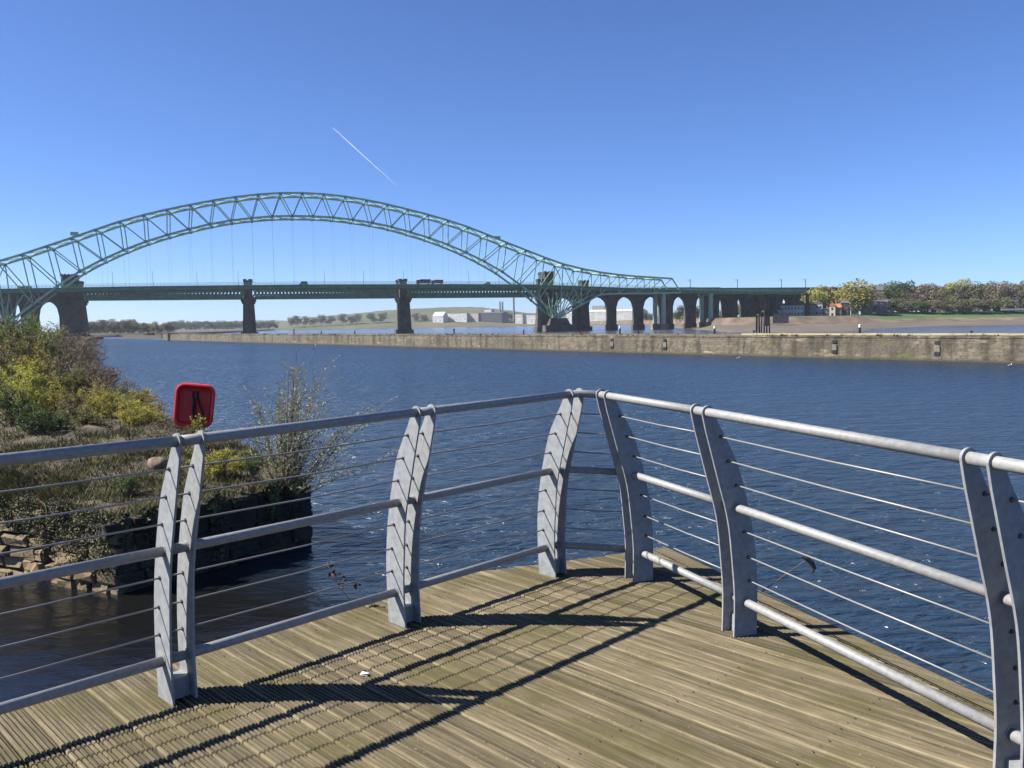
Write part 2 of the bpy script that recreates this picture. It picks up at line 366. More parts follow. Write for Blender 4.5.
# ---------------------------------------------------------------- the long canal wall
wp0 = Vector((150, -16, 0)); pts = [Vector((62.5, 108, 0)), Vector((-33, 244, 0)), Vector((-112, 366, 0)), Vector((-196, 478, 0))]
wa, wb = Vector((108, 43, 0)), Vector((-196, 484, 0))
wdir = (wb - wa).normalized(); wn = Vector((wdir.y, -wdir.x, 0))       # wn points to the back (river side)
if wn.dot(Vector((1, 1, 0))) < 0: wn = -wn
Wm = Matrix.Translation(wa) @ Matrix(((wdir.x, wn.x, 0, 0), (wdir.y, wn.y, 0, 0), (0, 0, 1, 0), (0, 0, 0, 1)))
WL = (wb - wa).length; WH = 3.4; WW = 9.0
rnd = random.Random(3)
cw = tag(empty('canal_wall'), 'long weathered sandstone quay wall running across the water to the bridge', 'wall')
cw.matrix_world = Wm
def wall_x(px):
    k, _ = horizon_dir(px)
    # (wa + t*wdir): x = k*y
    return (k * wa.y - wa.x) / (wdir.x - k * wdir.y)
mb = MB(); nx = 260; prof = [(-.12, -1.0), (-.05, .6), (0, .62), (0.02, 2.55), (0.16, 2.6), (.18, WH - .28), (.10, WH - .26), (.10, WH), (1.0, WH + .02)]
vs = []
for i in range(nx + 1):
    x = -60 + (WL + 60) * i / nx
    wob = rnd.uniform(-.05, .05)
    for k, (y, z) in enumerate(prof):
        vs.append((x, y + wob * (1 if k < 7 else .3), z + (rnd.uniform(-.05, .05) if k in (5, 6, 7) else 0)))
npf = len(prof)
mb.add(vs, [(i * npf + k, (i + 1) * npf + k, (i + 1) * npf + k + 1, i * npf + k + 1) for i in range(nx) for k in range(npf - 1)])
mb.box(WL - .5, WL + .05, 0, WW, -1, WH - .01)
mb.box(-60, WL, WW - .6, WW, -1, WH - .05)
mb.build('wall_face', quay_m, cw)
mb = MB(); nn = 200
vs = []
for i in range(nn + 1):
    for k, (y, z) in enumerate(((1.0, WH + .02), (2.2, WH + .12), (5, WH + .2), (WW - 1.5, WH + .1), (WW - .3, WH - .04))):
        vs.append((-60 + (WL + 60) * i / nn, y, z + rnd.uniform(-.06, .06)))
mb.add(vs, [(i * 5 + k, (i + 1) * 5 + k, (i + 1) * 5 + k + 1, i * 5 + k + 1) for i in range(nn) for k in range(4)])
mb.build('grassy_top', rough_m, cw)
# pale coping kerb (right stretch)
mb = MB(); x = wall_x(1150)
while x < wall_x(735):
    L = rnd.uniform(2.0, 3.2); mb.box(x, x + L - .05, 1.9, 2.3, WH - .05, WH + .34 + rnd.uniform(-.02, .02)); x += L
mb.build('kerb', mat('straw_coping', (.42, .36, .18), .9, 0, (.5, .45, .27), .6), cw)
# wall recesses: black boxes on the face stand for their shade
for px in (612, 665, 835, 938):
    x = wall_x(px); b = MB()
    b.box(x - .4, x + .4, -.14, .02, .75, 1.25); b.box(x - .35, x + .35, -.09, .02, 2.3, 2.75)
    b.build('recess_shade', black_m, cw)
    b = MB(); b.box(x - .38, x + .38, -.16, .1, 1.27, 2.1); b.build('fender_block', mat('pale_block%d' % px, (.24, .22, .18), .9, 0, (.16, .14, .11), 2), cw)
# weeds on the wall top
def tufts(name, pts, m, h=(.1, .3), n=10, seed=1, spread=.12, parent=None, wdt=.02):
    r = random.Random(seed); b = MB()
    for p in pts:
        for k in range(n):
            a = r.uniform(0, 6.283); d = r.uniform(0, spread); hh = r.uniform(*h)
            q = Vector(p) + Vector((math.cos(a) * d, math.sin(a) * d, 0))
            t = Vector((math.cos(a) * hh * .5, math.sin(a) * hh * .5, hh)); s = Vector((-math.sin(a + 1), math.cos(a + 1), 0)) * wdt * r.uniform(.6, 1.5)
            b.add([q - s, q + s, q + t], [(0, 1, 2)])
    return b.build(name, m, parent)
r = random.Random(5); pl = []
for i in range(1500):
    x = r.uniform(-20, WL * .9); y = r.choice([r.uniform(.15, .5), r.uniform(.9, 8)])
    if y < .6 and math.sin(x * .35) + math.sin(x * .13) < .3: continue
    pl.append(Wm @ Vector((x, y, WH - .02)))
stuff(tufts('weeds', pl, mat('dry_weeds', (.09, .085, .03), .9, 0, (.22, .18, .08), 1.0), (.12, .45), 9, 2, .35, None, .07), 'dry grass and weeds growing along the quay wall top', 'weeds')

# ---------------------------------------------------------------- left bank
edge = [(-40, 34), (-25, 27), (-12.5, 21), (-9, 19.3), (-5.75, 23.5), (-9.8, 29.3), (-14.7, 36), (-22, 48), (-44, 92), (-118, 240), (-232, 470), (-262, 545), (-330, 600)]
tgt = [(-500, 400), (-500, 440), (-440, 470), (-420, 480), (-430, 495), (-450, 510), (-470, 530), (-490, 560), (-500, 600), (-520, 680), (-540, 760), (-545, 800), (-550, 830)]
def bank_z(d, x, y):
    return 1.72 + .55 * min(1, d / 4) + .4 * min(1, max(0, d - 4) / 12) + .10 * math.sin(x * 1.7 + y) * math.sin(y * 1.3) * min(1, d)
E2 = []; T2 = []
for i in range(len(edge) - 1):
    a, b_ = Vector((*edge[i], 0)), Vector((*edge[i + 1], 0)); n_ = max(2, min(40, int((b_ - a).length / .6)))
    for k in range(n_):
        E2.append(a.lerp(b_, k / n_)); T2.append(Vector((*tgt[i], 0)).lerp(Vector((*tgt[i + 1], 0)), k / n_))
E2.append(Vector((*edge[-1], 0))); T2.append(Vector((*tgt[-1], 0)))
rnd = random.Random(11); vs = []; ds = [0, .35, .8, 1.4, 2.1, 3, 4, 5.5, 7.5, 10, 14, 20, 35, 80, 200]
for d in ds:
    for e_, t_ in zip(E2, T2):
        v = (t_ - e_).normalized(); q = e_ + v * d
        vs.append((q.x, q.y, bank_z(d, q.x, q.y) + (rnd.uniform(-.06, .06) if d > 0 else rnd.uniform(-.12, .02))))
nE = len(E2); mb = MB(); mb.add(vs, [(j * nE + i, j * nE + i + 1, (j + 1) * nE + i + 1, (j + 1) * nE + i) for j in range(len(ds) - 1) for i in range(nE - 1)])
struct(mb.build('bank_ground', earth_m, smooth=True))
# earth core behind the stones and along the far shore
mb = MB(); vs = []
for e_ in E2: vs += [(e_.x, e_.y, -1.0), (e_.x, e_.y, 1.66)]
mb.add(vs, [(2 * i, 2 * i + 2, 2 * i + 3, 2 * i + 1) for i in range(nE - 1)])
struct(mb.build('bank_slope', mat('dark_earth', (.05, .04, .028), .95, 0, (.09, .07, .05), 2)))

def stone_wall(name, a, b_, h, m, label, seed, rough=.07, top_var=.3, depth=.5, flip=True):
    rr = random.Random(seed); a, b_ = Vector((*a, 0)), Vector((*b_, 0)); d = (b_ - a); L = d.length; d.normalize(); nrm = Vector((d.y, -d.x, 0))
    if nrm.y > 0 and flip: nrm = -nrm
    bm_ = MB(); z = -.5; course = 0
    while z < h - .12:
        ch = rr.uniform(.26, .42); x = -.1 - rr.uniform(0, .3)
        while x < L + .05:
            wdt = rr.uniform(.35, .95); x1 = min(x + wdt, L + .1)
            if z + ch > h and rr.random() < top_var: x = x1; continue
            out = rr.uniform(0, rough) + .06; hh = ch - rr.uniform(.03, .07)
            # block with chamfered, jittered front
            vs = []
            for (yy, ins) in ((-depth, 0), (out - .05, 0), (out, .045)):
                for (sx_, sz_) in ((0, 0), (1, 0), (1, 1), (0, 1)):
                    px_ = x + .018 + ins if sx_ == 0 else x1 - .028 - ins
                    pz_ = z + ins if sz_ == 0 else z + hh - ins
                    j = .045 if yy > 0 else .012
                    p = a + d * (px_ + rr.uniform(-j, j)) + nrm * (yy + rr.uniform(-j, j)); vs.append((p.x, p.y, pz_ + rr.uniform(-j, j)))
            bm_.add(vs, [(0, 1, 5, 4), (1, 2, 6, 5), (2, 3, 7, 6), (3, 0, 4, 7), (4, 5, 9, 8), (5, 6, 10, 9), (6, 7, 11, 10), (7, 4, 8, 11), (8, 9, 10, 11)])
            x = x1
        z += ch
    return tag(bm_.build(name, m), label, 'wall')
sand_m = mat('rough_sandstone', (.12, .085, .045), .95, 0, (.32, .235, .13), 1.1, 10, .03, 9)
shade_mossy_m = mat('shaded_mossy_stone', (.022, .02, .013), .95, 0, (.06, .05, .033), 1.2, 10, .03, 9)  # wall stone turned from the sun: shade put into the colour, with moss
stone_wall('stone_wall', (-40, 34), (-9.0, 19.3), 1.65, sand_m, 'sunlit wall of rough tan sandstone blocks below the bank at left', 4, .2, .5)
stone_wall('stone_wall', (-9.0, 19.3), (-5.75, 23.5), 1.75, shade_mossy_m, 'shaded mossy stone wall hung with ivy at the end of the bank', 5, .05, .1)
stone_wall('stone_wall', (-5.75, 23.5), (-9.8, 29.3), 1.7, shade_mossy_m, 'low stone wall end turning back behind the willow shrub', 6, .05, .1, flip=False)

# ---------------------------------------------------------------- boardwalk (its plane falls very slightly to one side)
a_ = math.atan(64 / FPX)
Yd = cam_to_world((0, math.cos(a_), math.sin(a_))); Xd = cam_to_world((1, 0, 0)); Zd = Xd.cross(Yd)
Dm = Matrix.Identity(4)
for i in range(3): Dm[i][0] = Xd[i]; Dm[i][1] = Yd[i]; Dm[i][2] = Zd[i]
org = Vector((0, 0, EYE)) - Zd * 1.6
for i in range(3): Dm[i][3] = org[i]
dl = Vector((.687, .727, 0)).normalized(); ol = Vector((-dl.y, dl.x, 0))            # left fence direction / outward
dr = Vector((.36, -.933, 0)).normalized(); orr = Vector((-dr.y, dr.x, 0)); orr = orr if orr.x > 0 else -orr
PL = Vector((-1.456, 3.512, 0)); PR = Vector((.803, 5.171, 0))
A0 = PL + ol * .44 - dl * 7.5; A1 = PL + ol * .44 + dl * 2.05
inner_r = .43
B0 = PR + orr * inner_r - dr * .62; B1 = PR + orr * inner_r + dr * 7.5
poly = [A0, A1, B0, B1, Vector((2.5, -3.0, 0)), Vector((-4, -4, 0))]
def clip_line(c, d):
    """parameter range of the line c+t*d inside the convex polygon"""
    lo, hi = -1e9, 1e9; cen = sum(poly, Vector()) / len(poly)
    for i in range(len(poly)):
        p, q = poly[i], poly[(i + 1) % len(poly)]; e = q - p; n_ = Vector((-e.y, e.x, 0))
        if n_.dot(cen - p) < 0: n_ = -n_
        num = n_.dot(p - c); den = n_.dot(d)
        if abs(den) < 1e-9:
            if num > 0: return None
            continue
        t = num / den
        if den > 0: lo = max(lo, t)
        else: hi = min(hi, t)
    return (lo, hi) if lo < hi else None
bd = Vector((-.705, .709, 0)).normalized(); ba = Vector((.709, .705, 0)).normalized()      # along a board / across boards
mb = MB(); tint = []; groove = []; rnd = random.Random(21); BW = .125
prof = []
ng = 6; wdt = BW - .008
for g_ in range(ng):
    c0 = .004 + (wdt - .008) * g_ / ng; pw = (wdt - .008) / ng
    prof += [(c0, 0), (c0 + pw * .5, 0), (c0 + pw * .56, -.006), (c0 + pw * .94, -.006)]
prof = [(0, -.03), (0, -.004)] + prof + [(wdt - .003, 0), (wdt, -.004), (wdt, -.03)]
i0 = int(-6 / BW); i1 = int(8 / BW)
for bi in range(i0, i1):
    off = bi * BW; tn = rnd.random(); cup = rnd.uniform(.0008, .0026); dz = rnd.uniform(-.0015, .0015)
    rg_t = [rnd.random() ** 1.5 for _ in range(12)]; rg_t[0] = rnd.uniform(.7, 1.5)
    ends = []
    for (u_, z_) in prof:
        c = ba * (off + u_); rg = clip_line(c, bd); ends.append(rg)
    for k in range(len(prof) - 1):
        if ends[k] is None or ends[k + 1] is None: continue
        q = []
        for kk, idx in ((k, 0), (k + 1, 0), (k + 1, 1), (k, 1)):
            u_, z_ = prof[kk]; t = ends[kk][idx]
            s_ = (u_ / wdt) * 2 - 1; zz = z_ + dz - cup * s_ * s_
            p = ba * (off + u_) + bd * t; q.append((p.x, p.y, zz))
        mb.add(q, [(0, 1, 2, 3)]); low = max(prof[k][1], prof[k + 1][1]) < -.004; groove.append(1.0 if low else 0.0)
        tint.append(min(1, max(0, tn * .55 + (rg_t[k // 4 % 12]) * .55 - .05)))
deck = mb.build('boardwalk', deck_m, mw=Dm); struct(deck)
ca = deck.data.attributes.new('board_tint', 'FLOAT', 'FACE'); ca.data.foreach_set('value', tint)
cg = deck.data.attributes.new('groove', 'FLOAT', 'FACE'); cg.data.foreach_set('value', groove)
# border boards on the right edge and the tip, fascia and joists
mb = MB()
for (o0, o1) in ((inner_r + .006, inner_r + .135),):
    p0, p1 = PR + dr * -.62, PR + dr * 7.5
    n_ = int((o1 - o0) / .013)
    for g_ in range(n_):
        a, b2 = o0 + g_ * .013, o0 + g_ * .013 + .008
        mb.add([p0 + orr * a - dr * .03, p0 + orr * b2 - dr * .03, p1 + orr * b2, p1 + orr * a], [(0, 1, 2, 3)])
        mb.add([p0 + orr * b2 + Vector((0, 0, -.0035)), p0 + orr * (b2 + .005) + Vector((0, 0, -.0035)), p1 + orr * (b2 + .005) + Vector((0, 0, -.0035)), p1 + orr * b2 + Vector((0, 0, -.0035))], [(0, 1, 2, 3)])
        mb.add([p0 + orr * b2, p0 + orr * b2 + Vector((0, 0, -.0035)), p1 + orr * b2 + Vector((0, 0, -.0035)), p1 + orr * b2], [(0, 1, 2, 3)])
        mb.add([p0 + orr * (b2 + .005) + Vector((0, 0, -.0035)), p0 + orr * (b2 + .005), p1 + orr * (b2 + .005), p1 + orr * (b2 + .005) + Vector((0, 0, -.0035))], [(0, 1, 2, 3)])
nb_ = len(mb.f); border = mb.build('border_board', deck_m, deck)
ca = border.data.attributes.new('board_tint', 'FLOAT', 'FACE'); ca.data.foreach_set('value', [.25 + .5 * rnd.random() for _ in range(nb_)])
mb = MB(); rnd2 = random.Random(6)
for k in range(14):
    for bi in range(i0, i1):
        for u_ in (.03, .09):
            c = ba * (bi * BW + u_) + bd * (-3.4 + k * .6 + rnd2.uniform(-.008, .008))
            if all(((poly[(j + 1) % 6] - poly[j]).cross(c - poly[j])).z < -.06 for j in range(6)):
                mb.add([(c.x + math.cos(t_) * .0045, c.y + math.sin(t_) * .0045, .0015) for t_ in [math.pi * q_ / 3 for q_ in range(6)]], [(0, 1, 2, 3, 4, 5)])
stuff(mb.build('screws', bolt_m, deck))
mb = MB()
timber = mat('dark_timber', (.06, .05, .035), .9, 0, (.12, .10, .07), 3, 8, .005, 20)
def dbeam(p, q, w_, z0, z1):
    p = Vector(p); q = Vector(q); mb.beam((p.x, p.y, (z0 + z1) / 2), (q.x, q.y, (z0 + z1) / 2), w_, z1 - z0)
dbeam(A0 - ol * .06, A1 - ol * .06, .05, -.26, -.036)
dbeam(A1 - Vector((0, .05, 0)), B0 - Vector((0, .05, 0)), .05, -.26, -.036)
dbeam(B0 + orr * .09, B1 + orr * .09, .05, -.26, -.012)
for k in range(22):                                    # joists run across the boards
    c = bd * (-4 + k * .45); save = poly; rg = clip_line(c, ba)
    if rg: dbeam(c + ba * (rg[0] + .1), c + ba * (rg[1] - .1), .06, -.22, -.045)
mb.build('joists', timber, deck)
for (x, y) in ((-3.2, 2.2), (-1.5, 4.0), (0.1, 5.45), (1.35, 5.1), (2.0, 3.4), (2.9, 1.0), (0, 2), (-1.6, 0)):
    b = MB(); b.tube([(x, y, -5.6), (x, y, -.22)], .14, 10); b.build('pile', timber, deck)

# ---------------------------------------------------------------- railing
rail = empty('metal_railing'); rail.matrix_world = Dm
tag(rail, 'galvanised metal railing with curved twin posts and wires round the boardwalk', 'railing')
Lp = [PL - dl * 1.15, PL, PL + dl * 1.16, PL + dl * 2.33]          # first plate of each pair on the left run (bottom-rail axis)
Lp[2] = Vector((-.6025, 4.419, 0)); Lp[3] = Vector((.225, 5.295, 0))
Rp = [PR - dr * .10, Vector((1.184, 4.26, 0)) - dr * .10, Vector((1.722, 2.875, 0)), Vector((2.28, 1.44, 0))]
ins = [(0, 0), (0, .2), (-.018, .386), (-.05, .606), (-.117, .829), (-.160, .97), (-.188, 1.06), (-.208, 1.125)]
outs = [(.137, 0), (.134, .278), (.108, .50), (.064, .69), (.003, .88), (-.060, 1.0), (-.108, 1.08), (-.143, 1.145)]
RC = (-.177, 1.15)
wires_z = [(-.104, 1.027), (-.057, .904), (-.0065, .78), (.047, .54), (.0739, .4075), (.083, .285)]
def smooth_poly(p, n=4):
    out = []
    for i in range(len(p) - 1):
        p0 = p[max(i - 1, 0)]; p1 = p[i]; p2 = p[i + 1]; p3 = p[min(i + 2, len(p) - 1)]
        for k in range(n):
            t = k / n
            out.append(tuple(.5 * ((2 * p1[j]) + (-p0[j] + p2[j]) * t + (2 * p0[j] - 5 * p1[j] + 4 * p2[j] - p3[j]) * t * t + (-p0[j] + 3 * p1[j] - 3 * p2[j] + p3[j]) * t ** 3) for j in range(2)))
    out.append(p[-1]); return out
def outline():
    o = smooth_poly(outs)
    # ring round the top rail
    ring = []
    for k in range(15):
        t = math.radians(6 + k * 174 / 14); ring.append((RC[0] + .034 * math.cos(t), RC[1] + .034 * math.sin(t)))
    return o + ring + smooth_poly(ins[:7])[::-1]
OUT = outline()
LEAN = .068                                             # the left run's posts stand a little more upright
def lean(outd): return LEAN if outd.x < 0 else 0.0
def zs(pos, outd): return 1.0 if outd.x > 0 else max(.972, min(1.0, .972 + .028 * (pos - PL).dot(dl) / 2.3))   # the left run drops slightly towards the near end
def plate(pos, along, outd, th=.010):
    """flat curved plate standing across the run; pos is on the bottom-rail axis"""
    base = pos - outd * .0685; b = MB(); n = len(OUT); vs = []
    for s_ in (-th / 2, th / 2):
        for (u_, z_) in OUT: p = base + outd * (u_ + lean(outd) * z_) + along * s_; vs.append((p.x, p.y, z_ * zs(pos, outd)))
    fs = [tuple(range(n))[::-1], tuple(range(n, 2 * n))] + [(i, (i + 1) % n, n + (i + 1) % n, n + i) for i in range(n)]
    b.add(vs, fs); o = b.build('post', galv, rail)
    for (u_, z_) in wires_z:
        bv = MB(); p = base + outd * (u_ + lean(outd) * z_); c = Vector((p.x, p.y, z_ * zs(pos, outd))); bv.tube([c - along * (th / 2 + .004), c + along * (th / 2 + .004)], .009, 8); bv.build('wire_bolt', bolt_m, o)
    for (u_, z_) in ((.068, .18), (.002, .664)):
        bv = MB(); p = base + outd * (u_ + lean(outd) * z_); c = Vector((p.x, p.y, z_ * zs(pos, outd))); bv.tube([c - along * (th / 2 + .003), c + along * (th / 2 + .003)], .026, 12); bv.build('collar', galv, o)
    return o
def pt(pos, outd, u_, z_):
    p = pos - outd * .0685 + outd * (u_ + lean(outd) * z_); return Vector((p.x, p.y, z_ * zs(pos, outd)))
runs = []
for k, p in enumerate(Lp):
    plate(p, dl, ol); plate(p + dl * .10, dl, ol); runs.append((p, p + dl * .10, ol, dl))
for k, p in enumerate(Rp):
    plate(p, dr, orr); plate(p + dr * .10, dr, orr); runs.append((p, p + dr * .10, orr, dr))
for (p, q, o, d) in runs:                                # spacer box between the plates
    b = MB(); c = (p + q) / 2; c = c - o * .0
    b.beam((c - o * .02).to_tuple()[:2] + (.045,), (c + o * .06).to_tuple()[:2] + (.045,), .088, .088); b.build('spacer', galv, rail)
r = random.Random(2)
for i in range(len(runs) - 1):
    p0, q0, o0, d0 = runs[i]; p1, q1, o1, d1 = runs[i + 1]
    for (nm, u_, z_, rad) in (('top_rail', RC[0], RC[1], .0225), ('mid_rail', .002, .664, .0215), ('bottom_rail', .0685, .174, .0215)):
        s = pt(p0 - d0 * .0, o0, u_, z_); s2 = pt(q0, o0, u_, z_); e = pt(p1, o1, u_, z_)
        b = MB(); b.tube([s, s2, e], rad, 16); ob = b.build(nm, galv_tube, rail, smooth=True)
    for (u_, z_) in wires_z:
        s2 = pt(p0, o0, u_, z_); s3 = pt(q0, o0, u_, z_); e = pt(p1, o1, u_, z_)
        m_ = (s3 + e) / 2; m_.z -= .004
        b = MB(); b.tube([s2, s3, m_, e], .004, 8); b.build('wire', wire_m, rail, smooth=True)
# top rail stub past the last pair
p0, q0, o0, d0 = runs[-1]; b = MB(); b.tube([pt(p0, o0, *RC), pt(q0 + d0 * .3, o0, *RC)], .0225, 16); b.build('top_rail', galv_tube, rail, smooth=True)
p0, q0, o0, d0 = runs[0]; b = MB(); b.tube([pt(p0 - d0 * .3, o0, *RC), pt(p0, o0, *RC)], .0225, 16); b.build('top_rail', galv_tube, rail, smooth=True)

# ---------------------------------------------------------------- road arch bridge
ANG = R(16); bx = Vector((math.cos(ANG), math.sin(ANG), 0)); bn = Vector((-math.sin(ANG), math.cos(ANG), 0))     # along / away from camera
YL = 525.0; XL = (47 - 512) / FPX * YL
near0 = Vector((XL, YL, 0)) - bn * 9.0                       # s=0 on the near rib's plane
CEN = 155.0
Bm = Matrix(((bx.x, bn.x, 0, near0.x), (bx.y, bn.y, 0, near0.y), (0, 0, 1, 0), (0, 0, 0, 1)))
def bs(px, off=0.0):
    """distance along the bridge of image column px, on the line `off` behind the near rib"""
    k, _ = horizon_dir(px); o = near0 + bn * off
    return (k * o.y - o.x) / (bx.x - k * bx.y)
arch = tag(empty('arch_bridge'), 'green steel through-arch road bridge spanning the river with side spans', 'bridge'); arch.matrix_world = Bm
topz = [92, 91.6, 90.4, 88.5, 86, 83, 79.8, 76.2, 72, 67, 61.8, 56.8, 51.8, 47.3, 44, 41.5, 39.8, 38.6, 37.8, 37.0]
topu = [13.6 * k for k in range(14)] + [191, 205, 219, 233, 247, 261]
botu = [6.5 + 12.6 * j for j in range(11)] + [145, 158.5, 174]
botz = [77.3, 76.8, 75.5, 73.8, 71.3, 68, 64.3, 60, 54.8, 48.8, 41.8, 33, 22.5, 10]
sideu = [174, 190, 205, 219, 233, 247, 268]; sidez = [10, 18.5, 26, 26.5, 26.5, 26.5, 26.8]
def mir(us, zs):
    a = [(CEN - u_, z_) for u_, z_ in zip(us, zs)][::-1]; b = [(CEN + u_, z_) for u_, z_ in zip(us, zs)]
    if us[0] == 0: b = b[1:]
    return a + b
T = mir(topu, topz); Bt = mir(botu, botz)
Wd = 18.0
DZ = [(-330, 24.5), (-230, 26.5), (-120, 30), (-30, 32.2), (60, 33.6), (155, 34.3), (250, 34.3), (310, 33.8), (350, 32.4), (416, 29.8), (480, 28.6), (760, 27.5)]
def deckz(s_): return float(np.interp(s_, [a for a, b in DZ], [b for a, b in DZ]))
for yoff, nm in ((0.0, 'near'), (Wd, 'far')):
    b = MB()
    for (p, q) in zip(T[:-1], T[1:]): b.beam((p[0], yoff, p[1]), (q[0], yoff, q[1]), .85, 1.25)
    for (p, q) in zip(Bt[:-1], Bt[1:]): b.beam((p[0], yoff, p[1]), (q[0], yoff, q[1]), .85, 1.25)
    for sg in (-1, 1):
        f_ = lambda u_: CEN + sg * u_
        for k in range(14):
            for j in (k - 1, k):
                if 0 <= j < len(botu):
                    steep = (j == k - 1)
                    b.beam((f_(topu[k]), yoff, topz[k]), (f_(botu[j]), yoff, botz[j]), .6, .6)
        # side span
        for k in range(len(sideu) - 1): b.beam((f_(sideu[k]), yoff, sidez[k]), (f_(sideu[k + 1]), yoff, sidez[k + 1]), .8, 1.0)
        for k in range(6):
            tu, tz = topu[14 + k], topz[14 + k]
            for j in (k, k + 1): b.beam((f_(tu), yoff, tz), (f_(sideu[j]), yoff, sidez[j]), .5, .5)
        b.beam((f_(261), yoff, 37), (f_(268), yoff, 26.8), .8, .8)
        b.beam((f_(176.8), yoff, 47.3), (f_(190), yoff, 18.5), .5)
        for du in (-7, -2, 4, 9): b.beam((f_(174), yoff, 10), (f_(174 + du * 1.5), yoff, 28), .55)
    rib = b.build('arch_rib', green_p, arch)
    # gusset plates at the nodes
    g_ = MB()
    for (s_, z_) in T[5:-5]: g_.box(s_ - .9, s_ + .9, yoff - .5, yoff + .5, z_ - 1.3, z_ - .1)
    for (s_, z_) in Bt[1:-1]: g_.box(s_ - .8, s_ + .8, yoff - .5, yoff + .5, z_ - .9, z_ + .9)
    g_.build('gusset', green_d, rib)
    for (s_, z_) in Bt:
        if z_ > deckz(s_) + 4:
            h_ = MB(); h_.tube([(s_, yoff, deckz(s_) - .5), (s_, yoff, z_)], .048, 5); h_.build('hanger', green_l, rib)
for lst in (T, Bt):
    b = MB()
    for (p, q) in zip(lst[:-1], lst[1:]):
        if lst is Bt and min(p[1], q[1]) < 38: continue
        b.beam((p[0], 0, p[1]), (p[0], Wd, p[1]), .5, .7)
        m_ = ((p[0] + q[0]) / 2, Wd / 2, (p[1] + q[1]) / 2)
        for e in ((p[0], 0, p[1]), (p[0], Wd, p[1]), (q[0], 0, q[1]), (q[0], Wd, q[1])): b.beam(e, m_, .4, .4)
    b.build('wind_bracing', green_p, arch)
for sg in (-1, 1):
    f_ = lambda u_: CEN + sg * u_
    b = MB()
    for u_, z_ in ((174, 10), (190, 18.5), (205, 25)):
        b.beam((f_(u_), 0, z_), (f_(u_), Wd, z_), .8, .8)
    b.beam((f_(174), 0, 10), (f_(190), Wd, 18.5), .5); b.beam((f_(190), 0, 18.5), (f_(174), Wd, 10), .5)
    b.beam((f_(174), 0, 10), (f_(178), Wd, 28), .5); b.beam((f_(178), 0, 28), (f_(174), Wd, 10), .5)
    b.beam((f_(190), 0, 18.5), (f_(180), Wd, 29), .5); b.beam((f_(196), 0, 29), (f_(190), Wd, 18.5), .5)
    b.build('portal_bracing', green_p, arch)
for s_, yy in ((CEN - 134, 0), (CEN + 129, 0)):
    b = MB(); zq = 64.2 if s_ < CEN else 64.9; b.box(s_ - 2.2, s_ + 2.2, -1.2, 1.4, zq - .9, zq); b.box(s_ - 2.2, s_ + 2.2, -1.3, -1.2, zq - .9, zq + 1.1); b.build('access_platform', green_p, arch)
# road deck
b = MB(); ss = [-330 + 10 * i for i in range(120)]; SEND = int(bs(812, 0) // 10 * 10)
def dk(b, y0, y1, z0, z1, s0=-330, s1=None, mi=0):
    sl = [s_ for s_ in ss if s0 <= s_ <= (s1 or SEND)]
    for p, q in zip(sl[:-1], sl[1:]):
        zp, zq = deckz(p), deckz(q)
        vs = [(s_, y, zz + dz_) for (s_, zz) in ((p, zp), (q, zq)) for (y, dz_) in ((y0, z0), (y1, z0), (y1, z1), (y0, z1))]
        b.add(vs, [(0, 1, 2, 3), (7, 6, 5, 4), (0, 4, 5, 1), (1, 5, 6, 2), (2, 6, 7, 3), (3, 7, 4, 0)], mi)
dk(b, 1.2, Wd - 1.2, -1.6, -.95)
rd = b.build('road_deck', asphalt, arch)
for (y0, y1) in ((1.0, 1.5), (Wd - 1.5, Wd - 1.0)):
    b = MB(); dk(b, y0, y1, -3.0, -1.0); dk(b, y0 - .25, y1 + .25, -3.2, -3.0); dk(b, y0 - .25, y1 + .25, -1.0, -.8)
    for s_ in range(-330, SEND, 4): b.box(s_, s_ + .25, y0 - .2, y1 + .2, deckz(s_) - 3.0, deckz(s_) - 1.0)
    b.build('edge_girder', green_d, rd)
for (y0, y1) in ((-1.6, -1.45), (Wd + 1.45, Wd + 1.6)):
    b = MB(); dk(b, y0 - .05, y1 + .05, .95, 1.08); dk(b, y0, y1, .5, .56); dk(b, y0, y1, .1, .16); dk(b, min(y0, -1.7) if y0 < 0 else y0 - 1.5, 1.1 if y0 < 0 else y1 + .1, -1.0, -.75)
    for s_ in range(-330, SEND, 2): b.box(s_, s_ + .1, y0, y1, deckz(s_) - .8, deckz(s_) + 1)
    b.build('parapet', green_p, rd)
# green end frames and columns of the approach
for (px, z0) in ((662, 0.3), (709, 1.0)):
    s_ = bs(px, 4)
    for yy in (1.5, Wd - 2.5):
        b = MB(); b.prism([(s_ - 1.3, yy - 1.2), (s_ + 1.3, yy - 1.2), (s_ + 1.3, yy + 1.2), (s_ - 1.3, yy + 1.2)], z0 + 3, deckz(s_) - 3.2); b.build('column', green_l, arch)
        b = MB(); b.box(s_ - 2.6, s_ + 2.6, yy - 2.4, yy + 2.4, z0 - 2, z0 + 4.0); b.build('column_base', stone_tan, arch)
    b = MB(); b.box(s_ - 1.5, s_ + 1.5, 0.4, Wd - .4, deckz(s_) - 4.6, deckz(s_) - 3.2); b.build('crossbeam', green_l, arch)
for px in (744, 775, 806):
    s_ = bs(px, 4); b = MB()
    for yy in (2.5, Wd - 2.5): b.box(s_ - .9, s_ + .9, yy - .9, yy + .9, 1, deckz(s_) - 4)
    b.box(s_ - 1.1, s_ + 1.1, .5, Wd - .5, deckz(s_) - 4, deckz(s_) - 3.2); b.build('column', dark_iron, arch)
